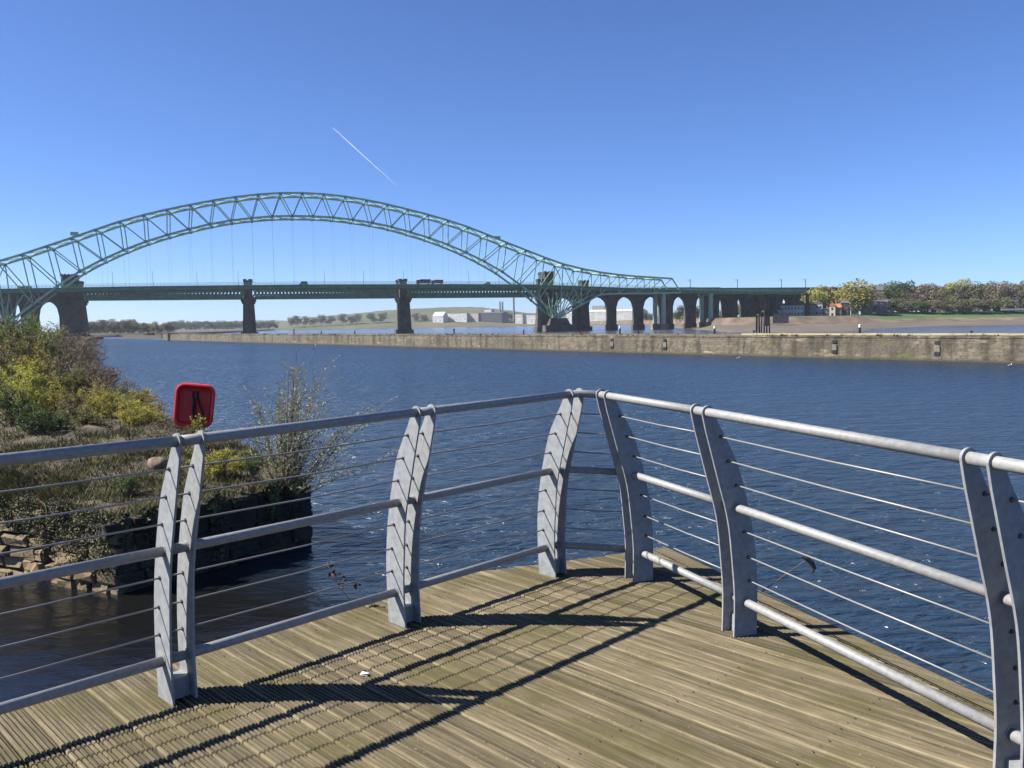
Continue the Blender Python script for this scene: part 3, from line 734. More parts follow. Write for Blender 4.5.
# bearing piers of the arch
for sg in (-1, 1):
    s_ = CEN + sg * 176
    b = MB(); b.prism([(s_ - 8, -5), (s_ + 9, -5), (s_ + 9, Wd + 4), (s_ - 8, Wd + 4)], -2, 4.5)
    for yy in (0, Wd): 
        vs = [(s_ - 5, yy - 3, 4.5), (s_ + 5, yy - 3, 4.5), (s_ + 5, yy + 3, 4.5), (s_ - 5, yy + 3, 4.5), (s_ - 3, yy - 1.6, 9.4), (s_ + 3, yy - 1.6, 9.4), (s_ + 3, yy + 1.6, 9.4), (s_ - 3, yy + 1.6, 9.4)]
        b.add(vs, [(4, 5, 6, 7), (0, 1, 5, 4), (1, 2, 6, 5), (2, 3, 7, 6), (3, 0, 4, 7)])
    b.build('bearing_pier', soot_stone, arch)

# street lamps on the bridge
def lamp_proto():
    root = empty('street_lamp'); b = MB(); b.tube([(0, 0, 0), (0, 0, 8.5)], [.14, .08], 6); b.build('pole', dark_iron, root)
    b = MB(); b.tube([(0, 0, 8.5), (0, .8, 9), (0, 2.0, 9.1)], .06, 5); b.build('arm', dark_iron, root)
    b = MB(); b.box(-.2, .2, 1.7, 2.6, 8.95, 9.15); b.build('lamp_head', grey_w, root); return root
def copy_tree(o, parent=None):
    c = o.copy(); C.objects.link(c); c.parent = parent
    if parent is not None: c.matrix_parent_inverse = o.matrix_parent_inverse.copy()
    for ch in list(o.children): copy_tree(ch, c)
    return c
lp = lamp_proto(); first = True
for px in (115, 155, 199, 240, 326, 365, 405, 470, 500, 560, 620, 650):
    s_ = bs(px, 0)
    o = lp if first else copy_tree(lp); first = False
    o.location = Bm @ Vector((s_, .6, deckz(s_) - .8)); o.rotation_euler = (0, 0, ANG)
    tag(o, 'slim street lamp standing on the road deck of the arch bridge', 'street lamp', 'street lamps along the arch bridge')
# road vehicles crossing
def vehicle(name, px, yy, L, H_, m, label, cat, truck=False):
    s_ = bs(px, yy); root = empty(name); root.location = Bm @ Vector((s_, yy, deckz(s_) - .95)); root.rotation_euler = (0, 0, ANG); tag(root, label, cat)
    b = MB()
    if truck: b.box(-L / 2 + 2.2, L / 2, -1.2, 1.2, .9, H_); b.box(-L / 2, -L / 2 + 2.0, -1.15, 1.15, .6, H_ - .4)
    else:
        sec = [(-L / 2, .4), (L / 2, .4), (L / 2, 1.1), (L / 2 - .5, H_), (-L / 2 + 1.3, H_), (-L / 2 + .7, 1.1), (-L / 2, 1.0)]
        n = len(sec); b.add([(x, -.95, z) for x, z in sec] + [(x, .95, z) for x, z in sec], [tuple(range(n)), tuple(range(n, 2 * n))[::-1]] + [(i, n + i, n + (i + 1) % n, (i + 1) % n) for i in range(n)])
    b.build('body', m, root)
    b = MB(); b.box(-L / 2 - .02 if truck else -L / 2 + 1.3, -L / 2 + .9 if truck else L / 2 - .9, -1.17 if truck else -.97, 1.17 if truck else .97, 1.2, H_ - (.9 if truck else .15)); b.build('window', glass_d, root)
    for x in (-L / 2 + 1, L / 2 - 1.2):
        for y in (-1, 1):
            b = MB(); b.tube([(x, y - .12, .42), (x, y + .12, .42)], .42, 10); b.build('wheel', black_m, root)
vehicle('lorry', 424.5, 4, 9.5, 3.6, red_v, 'dark red lorry crossing the bridge just right of the middle turret', 'lorry', True)
vehicle('lorry', 438, 4, 8.0, 3.3, red_v, 'dark red lorry following close behind the first one', 'lorry', True)
vehicle('van', 305, 4, 5.4, 2.5, mat('green_van', (.1, .3, .06), .4), 'small green van on the bridge left of centre', 'van')
vehicle('car', 488, 4, 4.4, 1.9, silver_v, 'silver car on the bridge near the arch foot', 'car')

turret_m = mat('blackened_stone', (.03, .035, .03), .95, 0, (.08, .075, .06), .3)
# ---------------------------------------------------------------- railway viaduct behind
RO = 30.0
via = tag(empty('railway_viaduct'), 'dark stone railway viaduct with lattice girders and turreted piers behind the arch bridge', 'bridge'); via.matrix_world = Bm
RW = 11.0; ZB = 25.4; ZT = 30.5; ZG = 32.9
def pier(s0, s1, z0=-2, z1=ZB, batter=1.0, m=soot_stone, yext=1.5):
    b = MB(); y0, y1 = RO - yext, RO + RW + yext; k = batter
    vs = [(s0 - k, y0 - k, z0), (s1 + k, y0 - k, z0), (s1 + k, y1 + k, z0), (s0 - k, y1 + k, z0), (s0, y0, z1 - 3), (s1, y0, z1 - 3), (s1, y1, z1 - 3), (s0, y1, z1 - 3)]
    b.add(vs, [(0, 1, 5, 4), (1, 2, 6, 5), (2, 3, 7, 6), (3, 0, 4, 7)])
    b.box(s0 - .8, s1 + .8, y0 - .8, y1 + .8, z1 - 3, z1 - 1.5); b.box(s0 - 1.4, s1 + 1.4, y0 - 1.4, y1 + 1.4, z1 - 1.5, z1)
    b.box(s0 - 2, s1 + 2, y0 - 2.4, y1 + 2.4, -2, 3.2)
    return b.build('pier', m, via)
def turret(par, sc, ww, zt, y, m=soot_stone):
    b = MB(); h = ww / 2
    b.box(sc - h, sc + h, y - h, y + h, ZB, zt - 1.6); b.box(sc - h - .4, sc + h + .4, y - h - .4, y + h + .4, zt - 1.6, zt - .8)
    n = max(2, int(ww // 1.8))
    for i in range(n):
        x0 = sc - h - .4 + (ww + .8) * (i + .15) / n; x1 = sc - h - .4 + (ww + .8) * (i + .75) / n
        b.box(x0, x1, y - h - .4, y - h + .2, zt - .8, zt); b.box(x0, x1, y + h - .2, y + h + .4, zt - .8, zt)
    for i in range(n):
        y0 = y - h - .4 + (ww + .8) * (i + .15) / n; y1 = y - h - .4 + (ww + .8) * (i + .75) / n
        b.box(sc - h - .4, sc - h + .2, y0, y1, zt - .8, zt - .01); b.box(sc + h - .2, sc + h + .4, y0, y1, zt - .8, zt - .01)
    b.build('turret', m, par)
S = lambda px: bs(px, RO)
p1 = pier(S(63), S(83.5), z1=ZB, batter=1.6); p2 = pier(S(244), S(255)); p3 = pier(S(400), S(410)); p4 = pier(S(542), S(556), batter=1.6)
turret(p1, S(71), 7.5, 42, RO + 1, turret_m); turret(p1, S(71), 7.5, 42, RO + RW - 1, turret_m); turret(p1, S(80), 5.5, 37.5, RO + 1, turret_m)
for p, px in ((p2, 249.5), (p3, 403.5)): turret(p, S(px), 5.2, 38.6, RO - .5); turret(p, S(px), 5.2, 38.6, RO + RW + .5)
turret(p4, S(549), 7, 44, RO + 1, turret_m); turret(p4, S(549), 7, 44, RO + RW - 1, turret_m); turret(p4, S(541), 4.5, 38.5, RO + 1, turret_m)
p5 = pier(S(580), S(588), batter=1.0); turret(p5, S(584), 6, 37.5, RO + .5)
# lattice girders over the three river spans
for (a, c) in ((S(80), S(246)), (S(253), S(400)), (S(408), S(540))):
    for yy in (RO + 1, RO + RW - 1):
        b = MB(); b.beam((a, yy, ZB + .7), (c, yy, ZB + .7), .8, 1.5); b.beam((a, yy, ZG + .3), (c, yy, ZG + .3), .8, .9)
        n = int((c - a) / 2.3)
        for i in range(n):
            x0 = a + (c - a) * i / n; x1 = a + (c - a) * (i + 1) / n
            x2 = min(c, x1 + (c - a) / n); b.beam((x0, yy, ZB + .9), (x2, yy, ZG), .75); b.beam((x0, yy, ZG), (x2, yy, ZB + .9), .75); b.beam((x0, yy, ZB), (x0, yy, ZG), .7)
        b.build('lattice_girder', green_d, via)
    b = MB(); b.box(a, c, RO + 1.5, RO + RW - 1.5, ZB + .2, ZB + 1.4); b.build('track_deck', dark_iron, via)
# masonry arches: list of pier columns (px) with openings between them
def arches(cols, z1=ZT, ys=(RO - .2, RO + RW + .2), zspr=17.0, zcrown=25.2, m=soot_stone, zbase=-2):
    for i, (a, c) in enumerate(cols):
        b = MB(); b.box(a, c, ys[0], ys[1], zbase, zspr); b.box(a - .7, c + .7, ys[0] - .7, ys[1] + .7, zbase, 4.0)
        b.build('pier', m, via)
    for (a, c), (a2, c2) in zip(cols[:-1], cols[1:]):
        x0, x1 = c, a2; n = 14; mid = (x0 + x1) / 2; pts = []
        for k in range(n + 1):
            t = k / n; x = x0 + (x1 - x0) * t; v = abs(2 * t - 1)
            pts.append((x, zspr + (zcrown - zspr) * math.sqrt(max(0, 1 - v ** 2.1))))
        b = MB(); vs = []
        for (x, z) in pts: vs += [(x, ys[0], z), (x, ys[1], z), (x, ys[0], z1), (x, ys[1], z1)]
        fs = []
        for k in range(n):
            o = 4 * k; fs += [(o, o + 4, o + 6, o + 2), (o + 1, o + 3, o + 7, o + 5), (o, o + 1, o + 5, o + 4), (o + 2, o + 6, o + 7, o + 3)]
        b.add(vs, fs); b.build('arch', m, via)
    for (a, c) in cols:
        b = MB(); b.box(a, c, ys[0] + .003, ys[1] - .003, zspr, z1 - .003); b.build('spandrel', m, via)
cols = [(S(581), S(588.5)), (S(611.5), S(616.5)), (S(638.3), S(643.5)), (S(664.5), S(673)), (S(690.5), S(696)), (S(708.5), S(718))]
arches([(S(556) - 4, S(556) - .5), (S(577), S(578.5))], zcrown=24.6)
arches(cols)
b = MB(); b.box(S(556), S(718) + 2, RO - .6, RO + RW + .6, ZT, ZT + .5); b.box(S(556), S(718) + 2, RO - .5, RO - .1, ZT + .5, ZT + 1.3); b.box(S(556), S(718) + 2, RO + RW + .1, RO + RW + .5, ZT + .5, ZT + 1.3); b.build('parapet', dark_iron, via)
cols = [(S(-160), S(-152)), (S(-118), S(-110)), (S(-76), S(-68)), (S(-34), S(-26)), (S(6), S(13)), (S(-2), S(5.5))][:4] + [(S(2), S(11)), (S(21.5), S(36)), (S(60), S(66))]
arches(cols, zspr=15.5, zcrown=24.8)
b = MB(); b.box(S(-160), S(66), RO - .6, RO + RW + .6, ZT, ZT + .5); b.box(S(-160), S(66), RO - .5, RO - .1, ZT + .5, ZT + 1.5); b.build('parapet', dark_iron, via)
turret(p1, S(27), 6, 34.5, RO + .5)
# plain dark approach beyond the big pier
cols = [(S(718) + .02, S(719)), (S(728), S(737)), (S(747), S(753)), (S(760), S(766)), (S(776), S(782)), (S(793), S(799)), (S(810), S(816)), (S(828), S(834)), (S(844), S(850))]
arches(cols, z1=ZT - .6, zspr=18, zcrown=24.2)
b = MB(); b.box(S(719), S(850), RO - .8, RO + RW + .8, ZT - .8, ZT + .9); b.build('girder_deck', dark_iron, via)
# overhead line masts
mp_ = None
for px in (691, 738, 782, 806):
    if mp_ is None:
        mp_ = empty('catenary_mast'); b = MB(); b.beam((0, 0, 0), (0, 0, 7.5), .32); b.build('mast', dark_iron, mp_)
        b = MB(); b.beam((0, 0, 6.6), (-3.2, 0, 6.9), .14); b.beam((0, 0, 5.6), (-2.4, 0, 6.7), .1); b.build('arm', dark_iron, mp_); o = mp_
    else: o = copy_tree(mp_)
    s_ = S(px); o.location = Bm @ Vector((s_, RO + 1, ZT + .4)); o.rotation_euler = (0, 0, ANG)
    tag(o, 'dark overhead line mast standing on the railway viaduct above the sheds', 'mast', 'overhead line masts on the viaduct')

# ---------------------------------------------------------------- buildings across the water
def building(name, px0, px1, D, z0, z1, m, label, roof='flat', roof_m=None, depth=None, storeys=2, bays=None, rz=-.42, chim=0, cat='building', winm=None, ridge=None):
    p = at((px0 + px1) / 2, D); Wb = abs(px1 - px0) / FPX * D; dep = depth or max(6, Wb * .5)
    root = empty(name, (p.x, p.y, z0), rz); tag(root, label, cat); H_ = z1 - z0; h = Wb / 2
    b = MB()
    b.box(-h, h, 0, dep, 0, H_); b.build('wall', m, root)
    rm = roof_m or slate
    rr = MB(); rh = ridge or min(3.5, Wb * .2)
    if roof == 'gable':
        vs = [(-h - .3, -.4, H_), (h + .3, -.4, H_), (h + .3, dep + .4, H_), (-h - .3, dep + .4, H_), (-h - .3, dep / 2, H_ + rh), (h + .3, dep / 2, H_ + rh)]
        rr.add(vs, [(0, 1, 5, 4), (2, 3, 4, 5), (0, 4, 3), (1, 2, 5), (0, 3, 2, 1)])
    elif roof == 'front':
        vs = [(-h - .3, -.3, H_), (h + .3, -.3, H_), (h + .3, dep + .3, H_), (-h - .3, dep + .3, H_), (0, -.3, H_ + rh), (0, dep + .3, H_ + rh)]
        rr.add(vs, [(0, 1, 4), (1, 2, 5, 4), (2, 3, 5), (3, 0, 4, 5), (0, 3, 2, 1)])
    else: rr.box(-h - .2, h + .2, -.2, dep + .2, H_, H_ + .4)
    ro = rr.build('roof', rm, root)
    for c in range(chim):
        cb = MB(); x = -h + Wb * (c + .5) / chim; cb.box(x - .5, x + .5, dep / 2 - .5, dep / 2 + .5, H_ + rh * .4, H_ + rh + 1.4); cb.build('chimney', brick_r, ro)
    bays = bays if bays is not None else max(2, int(Wb / 4)); bays = min(bays, 9)
    for f_ in range(storeys):
        for i in range(bays):
            if bays == 0: continue
            x = -h + Wb * (i + .5) / bays; zz = H_ * (f_ + .5) / storeys; ww = min(.7, Wb / bays * .3) * (1.5 if Wb > 40 else 1); hh = min(1.0, H_ / storeys * .3)
            wb_ = MB(); wb_.box(x - ww, x + ww, -.06, .05, zz - hh, zz + hh); wb_.build('window', winm or glass_d, root)
    return root
# distant works by the hill (left to right)
building('warehouse', 432, 444, 2090, 5, zat(438, 316, 2090), white_p, 'white shed with a long sloping roof at the left end of the far works', 'gable', white_p, 26, 1, 2, ridge=10)
building('warehouse', 446, 468, 2100, 5, zat(457, 313.4, 2100), white_p, 'white flat-roofed works building in front of the long hill', 'flat', None, 30, 1, 5)
building('warehouse', 469, 479, 2095, 5, zat(474, 313.2, 2095), mat('pinkish_wall', (.5, .42, .38), .8), 'pinkish grey works building beside the long dark shed', 'flat', None, 30, 1, 3)
building('warehouse', 479.5, 503, 2080, 4, zat(491, 313, 2080), dark_w, 'long dark clad warehouse beyond the river by the two chimneys', 'gable', slate, 40, 1, 0, ridge=2)
building('office_block', 484, 492, 2200, 4, zat(488, 309.5, 2200), white_p, 'white tall building rising behind the dark warehouse', 'flat', None, 18, 3, 3)
building('office_block', 515, 523, 2060, 4, zat(519, 314.3, 2060), white_p, 'small white block left of the big dark pier', 'flat', None, 18, 2, 3)
building('office_block', 526.5, 536.5, 1950, 4, zat(531, 315, 1950), white_p, 'white box building with a dark door right against the dark pier', 'flat', None, 20, 1, 1)
building('storage_hall', 585, 641, 1850, 4, zat(613, 311.5, 1850), white_p, 'very long bright white hall seen through the viaduct arches', 'gable', white_p, 60, 1, 0, ridge=5)
building('storage_hall', 566, 576, 1900, 4, zat(571, 313, 1900), white_p, 'white shed seen behind the arch foot', 'gable', white_p, 30, 1, 2, ridge=3)
building('block_of_flats', 592, 605, 2100, 6, zat(598, 306, 2100), grey_w, 'grey stepped building above the long white hall', 'flat', None, 20, 3, 4)
def chimney(px, D, zt, r_, label):
    b = MB(); p = at(px, D, 3); b.tube([p, p + Vector((0, 0, zt - 3))], [r_ * 1.25, r_], 12); return tag(b.build('factory_chimney', mat('chimney_grey%d' % px, (.20, .22, .25), .8)), label, 'chimney')
chimney(500.2, 2150, zat(500, 301.5, 2150), 2.0, 'left one of two slim grey stacks close together beyond the river')
chimney(502.8, 2150, zat(500, 301.5, 2150), 2.0, 'right one of two slim grey stacks close together beyond the river')
chimney(514, 2120, zat(514, 297.5, 2120), 2.4, 'tallest slim grey factory chimney standing alone beyond the river')
# riverside houses at right
building('pub', 781, 803, 668, 8, zat(791, 305.5, 668), white_p, 'long white rendered pub by the end of the viaduct', 'gable', slate, 9, 2, 7, chim=2, ridge=2)
building('shed', 775, 780.5, 664, 8, zat(777, 310, 664), white_p, 'small white outbuilding left of the white pub', 'gable', slate, 6, 1, 1)
building('house', 784, 800, 705, 9, zat(791, 303.5, 705), grey_w, 'grey house rising behind the white pub', 'gable', white_p, 9, 2, 4, ridge=2.5)
building('house', 804, 815, 668, 8, zat(809, 305.5, 668), mat('grey_render', (.3, .29, .28), .8), 'grey terraced house right of the white pub', 'gable', slate, 9, 2, 3, chim=1)
building('house', 815.5, 822, 672, 8, zat(818, 304, 672), white_p, 'narrow pale gabled house with a dark ground floor', 'front', slate, 9, 2, 2, ridge=3)
building('house', 822.5, 830, 670, 8, zat(826, 309, 670), mat('dark_house', (.12, .13, .16), .8), 'dark blue grey house between pale gable and orange roofs', 'gable', slate, 9, 2, 2, chim=1)
building('cottage', 829.5, 835, 640, 7, zat(832, 306, 640), mat('cream_render', (.62, .52, .36), .8), 'cream gable-fronted cottage left of the orange-roofed house', 'front', terracotta, 8, 2, 1, ridge=3)
building('house', 835, 841, 640, 7, zat(838, 307.5, 640), brick_r, 'red brick house with a bright orange tiled roof', 'gable', terracotta, 9, 2, 2, ridge=3)
building('house', 841, 848, 640, 7, zat(844, 303, 640), mat('dark_brick', (.10, .06, .05), .9), 'tall dark brick house beside the orange-roofed one', 'gable', slate, 9, 3, 2, chim=1, ridge=2)
building('church', 862, 882, 700, 9, zat(872, 290.5, 700), mat('church_stone', (.20, .17, .14), .9), 'large brown stone church with a slate roof behind the trees', 'gable', slate, 14, 1, 5, chim=1, cat='church', ridge=4)
building('house', 851, 858, 665, 8.5, zat(854, 306, 665), mat('beige_house', (.40, .36, .28), .9), 'beige house under the second yellow-green tree', 'gable', slate, 8, 2, 2)
building('house', 861, 872, 668, 8.5, zat(866, 303, 668), mat('beige_house2', (.36, .33, .25), .9), 'beige house with tall windows in front of the church', 'gable', slate, 8, 2, 3)
building('house', 876, 887, 668, 8.5, zat(882, 302, 668), mat('grey_house', (.20, .19, .19), .9), 'grey house among the dark trees right of the church', 'gable', slate, 8, 2, 3)  # one even grey wall colour
building('house', 1002, 1007, 700, 11, zat(1004, 301, 700), white_p, 'small white house showing between trees near the right edge', 'front', slate, 8, 2, 1, ridge=2)
building('house', 1009, 1018, 690, 11, zat(1013, 299.5, 690), white_p, 'white house with a grey roof nearest the right edge', 'gable', slate, 8, 2, 3, ridge=2.5)
building('house', 970, 975, 715, 11, zat(972, 301, 715), white_p, 'small pale house half hidden behind the tree row', 'front', slate, 8, 2, 1, ridge=2)
# low garden wall near the right edge
b = MB(); a, c = at(1001, 672, 10.2), at(1030, 672, 10.2); b.beam(a + Vector((0, 0, .6)), c + Vector((0, 0, .6)), .4, 1.3); tag(b.build('garden_wall', white_p), 'low pale wall on top of the green bank below the white house', 'wall')
# white boat hull under the orange-roofed house
def boat(px, D, z, L, label):
    p = at(px, D, z); root = empty('boat', p, R(5)); tag(root, label, 'boat'); b = MB(); st_ = []
    for i in range(9):
        t = i / 8; hw = 1.3 * (1 - abs(2 * t - 1) ** 3); x = (t - .5) * L
        st_ += [(x, -hw, 1.5), (x, -hw * .6, .2), (x, hw * .6, .2), (x, hw, 1.5)]
    b.add(st_, [(4 * i + k, 4 * i + 4 + k, 4 * i + 5 + k, 4 * i + 1 + k) for i in range(8) for k in range(3)] + [(4 * i, 4 * i + 3, 4 * i + 7, 4 * i + 4) for i in range(8)])
    b.build('hull', white_m, root); b = MB(); b.box(-L * .15, L * .2, -.8, .8, 1.5, 2.6); b.build('cabin', white_m, root)
boat(834, 610, 2.4, 6.5, 'white boat drawn up on the mud below the orange-roofed house')
# timber jetty tower and black shed on the mud
def trestle(name, px, D, z0, z1, w_, label):
    p = at(px, D, z0); root = empty(name, p, R(8)); tag(root, label, 'jetty'); H_ = z1 - z0
    for x in (-w_ / 2, 0, w_ / 2):
        for y in (-1.5, 1.5): b = MB(); b.beam((x, y, -1), (x * .9, y * .8, H_), .45); b.build('post', black_m, root)
    b = MB()
    for k in range(7): b.box(-w_ / 2, w_ / 2, -1.75, -1.55, H_ * .3 + k * H_ * .1, H_ * .3 + k * H_ * .1 + H_ * .09)
    b.box(-w_ / 2, w_ / 2, -1.5, 1.5, H_ * .92, H_); b.build('planking', timber, root)
trestle('timber_dolphin', 765.5, 385, .3, zat(765, 310.5, 385), 2.5, 'dark square timber dolphin standing in the mud below the viaduct end')
trestle('mooring_post', 758, 380, .3, zat(758, 314, 380), .25, 'single dark post left of the square timber dolphin')
building('boathouse', 773, 787, 560, 3.5, zat(780, 314, 560), black_m, 'low black boathouse on the shore below the white pub', 'flat', black_m, 8, 1, 2)

# posts, bollards and signals on the canal wall
def bollard(px, h, r_, m, label, y=3.0):
    p = Wm @ Vector((wall_x(px), y, WH + .05)); b = MB(); b.tube([p, p + Vector((0, 0, h * .75)), p + Vector((0, 0, h * .78)), p + Vector((0, 0, h * .92)), p + Vector((0, 0, h))], [r_, r_ * .8, r_ * 1.25, r_ * 1.25, r_ * .7], 10)
    o = b.build('bollard', m); return tag(o, label, 'bollard', 'bollards along the quay wall top')
for px, h in ((286, 2.0), (313, 1.0), (346, 1.1), (389, 1.7), (444, 1.5), (513, 1.1), (569, 1.0), (627, .8), (742, .8), (960, .6)):
    bollard(px, h, .22 if px < 500 else .16, black_m, 'black iron mooring bollard on top of the quay wall')
def signal(px, h, label):
    root = empty('signal_post', Wm @ Vector((wall_x(px), 4.5, WH + .1)), R(35)); tag(root, label, 'signal')
    b = MB(); b.tube([(0, 0, 0), (0, 0, h * .62)], .18, 8); b.build('post', black_m, root)
    b = MB(); b.tube([(0, 0, h * .62), (0, 0, h * .86), (0, 0, h * .9)], [.2, .18, .08], 10); b.build('lamp_housing', white_m, root)
signal(842, 1.75, 'short post with a white top standing on the quay wall at right'); signal(697, 1.7, 'white-topped dark post on the quay wall below the green column'); signal(603, 1.9, 'pale post on the quay wall below the first viaduct arches')
# timber ends by the lock at left
def dolphin(px, D, w_, h, label):
    p = at(px, D, 0); root = empty('fender_pile', p); tag(root, label, 'fender')
    b = MB()
    for i in range(5):
        x = (i - 2) * w_ / 5; b.beam((x, 0, -1), (x, 0, h + (i % 2) * .2), w_ / 5.5, w_ / 5); b.beam((x, w_ * .7, -1), (x, w_ * .7, h), w_ / 5.5, w_ / 5)
    b.build('piles', timber, root); b = MB(); b.box(-w_ / 2, w_ / 2, 0, w_ * .7, h - .6, h + .3); b.build('cap', black_m, root)
dolphin(172, 470, 4.6, 3.6, 'dark square timber fender at the far end of the quay wall')
dolphin(150, 640, 4.2, 3.4, 'smaller dark fender in the canal left of the wall end')
b = MB(); a, c = at(90, 575, .6), at(101, 590, .6); b.beam(a, c, 3, 2.2); tag(b.build('landing_stage', timber), 'low dark landing stage at the foot of the left bridge pier', 'jetty')
b = MB(); a, c = at(124, 640, 1.2), at(168, 560, 1.2); b.beam(a, c, 1.5, 2.0); tag(b.build('timber_pier', timber), 'long low dark timber pier left of the quay wall end', 'jetty')

# ---------------------------------------------------------------- trees
def leaf_cloud(b, cen, rad, n, size, rr, flat=.8, shell=.5):
    for _ in range(n):
        while True:
            v = Vector((rr.uniform(-1, 1), rr.uniform(-1, 1), rr.uniform(-1, 1)))
            if v.length <= 1: break
        if v.length > 1e-3: v = v.normalized() * (v.length ** shell)
        p = Vector(cen) + Vector((v.x * rad[0], v.y * rad[1], v.z * rad[2]))
        a = Vector((rr.gauss(0, 1), rr.gauss(0, 1), rr.gauss(0, 1))).normalized(); c = a.cross(Vector((rr.gauss(0, 1), rr.gauss(0, 1), rr.gauss(0, 1)))).normalized()
        s_ = size * rr.uniform(.6, 1.4)
        b.add([p - a * s_ - c * s_ * .3, p + c * s_ * .55, p + a * s_ + c * s_ * .1, p - c * s_ * .5], [(0, 1, 2, 3)])
def limbs(b, base, h, r0, n, rr, spread=.5, depth=3, twig=.35):
    ends = []
    def grow(p, d, L, r_, lev):
        q = p + d * L; m_ = (p + q) / 2 + Vector((rr.uniform(-1, 1), rr.uniform(-1, 1), 0)) * L * .08
        b.tube([p, m_, q], [r_, r_ * .8, r_ * .55], 6 if lev > 1 else 4, cap=False)
        if lev == 0: ends.append(q); return
        for _ in range(n):
            a = Vector((rr.gauss(0, 1), rr.gauss(0, 1), rr.uniform(-.1, .9))).normalized()
            nd = (d * (1 - spread) + a * spread + Vector((0, 0, .12))).normalized()
            t = rr.uniform(.55, 1); grow(p.lerp(q, t), nd, L * rr.uniform(.55, .8), r_ * .5, lev - 1)
        ends.append(q)
    grow(Vector(base), Vector((rr.uniform(-.05, .05), rr.uniform(-.05, .05), 1)).normalized(), h, r0, depth)
    return ends
bark = mat('bark', (.06, .05, .04), .95, 0, (.11, .09, .07), 4)
leaf_yg = mat('spring_leaves', (0.293, 0.281, 0.0549), .8, 0, (0.488, 0.451, 0.0976), .4, obj_random=.12, translucent=.25)
leaf_gr = mat('green_leaves', (.06, .10, .025), .8, 0, (.12, .16, .04), .4, obj_random=.12, translucent=.2)
leaf_br = mat('budding_twigs', (.13, .12, .065), .9, 0, (.25, .22, .12), .3, obj_random=.15, translucent=.1)
leaf_pu = mat('reddish_twigs', (.15, .11, .075), .9, 0, (.26, .20, .14), .3, obj_random=.12, translucent=.1)
def tree_mesh(seed, H_, W_, nleaf, size, kind):
    rr = random.Random(seed); t = MB(); ends = limbs(t, (0, 0, -.5), H_ * .32, H_ * .022, 3, rr, .55, 3)
    c = MB(); lob = []
    for i in range(15 + rr.randrange(4)):
        a = rr.uniform(0, 6.28); rad = rr.uniform(.1, .34) * W_; z = H_ * rr.uniform(.2, .86)
        lob.append(((math.cos(a) * rad, math.sin(a) * rad, z), W_ * rr.uniform(.14, .24)))
    for (cc, rd_) in lob: leaf_cloud(c, cc, (rd_, rd_, rd_ * rr.uniform(.7, 1.1)), nleaf // len(lob), size, rr, shell=.45 if kind == 'full' else .6)
    for e in ends: leaf_cloud(c, e, (W_ * .09, W_ * .09, W_ * .08), 25, size, rr)
    return t.mesh('trunk', bark), c
TREES = {}
def get_tree(seed, kind, m, nleaf=1500):
    key = (seed, kind, m.name)
    if key not in TREES:
        tm, cb = tree_mesh(seed, 10.0, 8.4, nleaf, .27 if kind == 'full' else .16, kind); TREES[key] = (tm, cb.mesh('crown', m))
    return TREES[key]
def plant_tree(px, D, z0, ytop, m, label, group, seed, kind='full', wide=1.0, cat='tree', name='deciduous_tree', nleaf=1500, ztop=None):
    tm, cm = get_tree(seed, kind, m, nleaf); zt = ztop if ztop is not None else zat(px, ytop, D); s_ = (zt - z0) / 9.6
    root = empty(name, at(px, D, z0), random.uniform(0, 6.28)); root.scale = (s_ * wide, s_ * wide, s_)
    tag(root, label, cat, group); link_mesh('trunk', tm, root); link_mesh('crown', cm, root); return root
G1 = 'yellow-green trees by the riverside houses'; G2 = 'budding brown trees in the row above the green bank'
for i, (px, yt, wd) in enumerate([(820, 288, 1.1), (832, 283, 1.0), (841, 286, .95), (857, 279.5, 1.15)]):
    lab = ['low yellow-green tree overhanging the grey house', 'yellow-green tree above the orange-roofed house', 'small yellow-green tree left of the round one', 'tall round yellow-green tree beside the church'][i]
    plant_tree(px, (684 if i < 3 else 660), 8.0, yt, leaf_yg, lab, G1, i % 3, 'full', wd * 1.15, nleaf=2600)
plant_tree(811, 684, 8.0, 290, leaf_yg, 'smallest yellow-green tree at the viaduct end', G1, 1, 'full', 1.1)
rw = [(874, 291, 'b'), (886, 285, 'b'), (893, 281, 'g'), (900, 279, 'g'), (908, 287, 'b'), (916, 293, 'p'), (925, 284, 'p'), (932, 282, 'p'), (940, 288, 'p'), (948, 289, 'b'), (955, 279.5, 'y'), (963, 281, 'b'), (971, 282, 'b'), (979, 284, 'g'), (986, 281.5, 'b'), (993, 283, 'b'), (1000, 282, 'p'), (1008, 283.5, 'b'), (1016, 281, 'p'), (1024, 283, 'b'), (1034, 281, 'b'), (1046, 284, 'p'), (1060, 280, 'b')]
for i, (px, yt, k) in enumerate(rw):
    m = {'b': leaf_br, 'p': leaf_pu, 'g': leaf_gr, 'y': leaf_yg}[k]
    lab = {'b': 'bare budding brown tree in the row above the green bank', 'p': 'reddish-brown budding tree in the row above the green bank', 'g': 'greener tree coming into leaf among the brown ones', 'y': 'single yellow-green tree inside the brown tree row'}[k]
    plant_tree(px, 690 + (i * 37) % 45, 9.5, yt, m, lab, G2 if k != 'y' else None, 3 + i % 4, 'full', 1.0, nleaf=2300)
for i, px in enumerate([872 + 6.2 * q_ for q_ in range(27)]):
    plant_tree(px, 678 + (i * 13) % 20, 8.6, 301 - (i * 7) % 5, leaf_br if i % 4 else leaf_gr, 'low leafy bush at the foot of the riverside tree row', 'low bushes below the riverside tree row', 5 + i % 2, 'full', 1.5, cat='bush', name='bush')
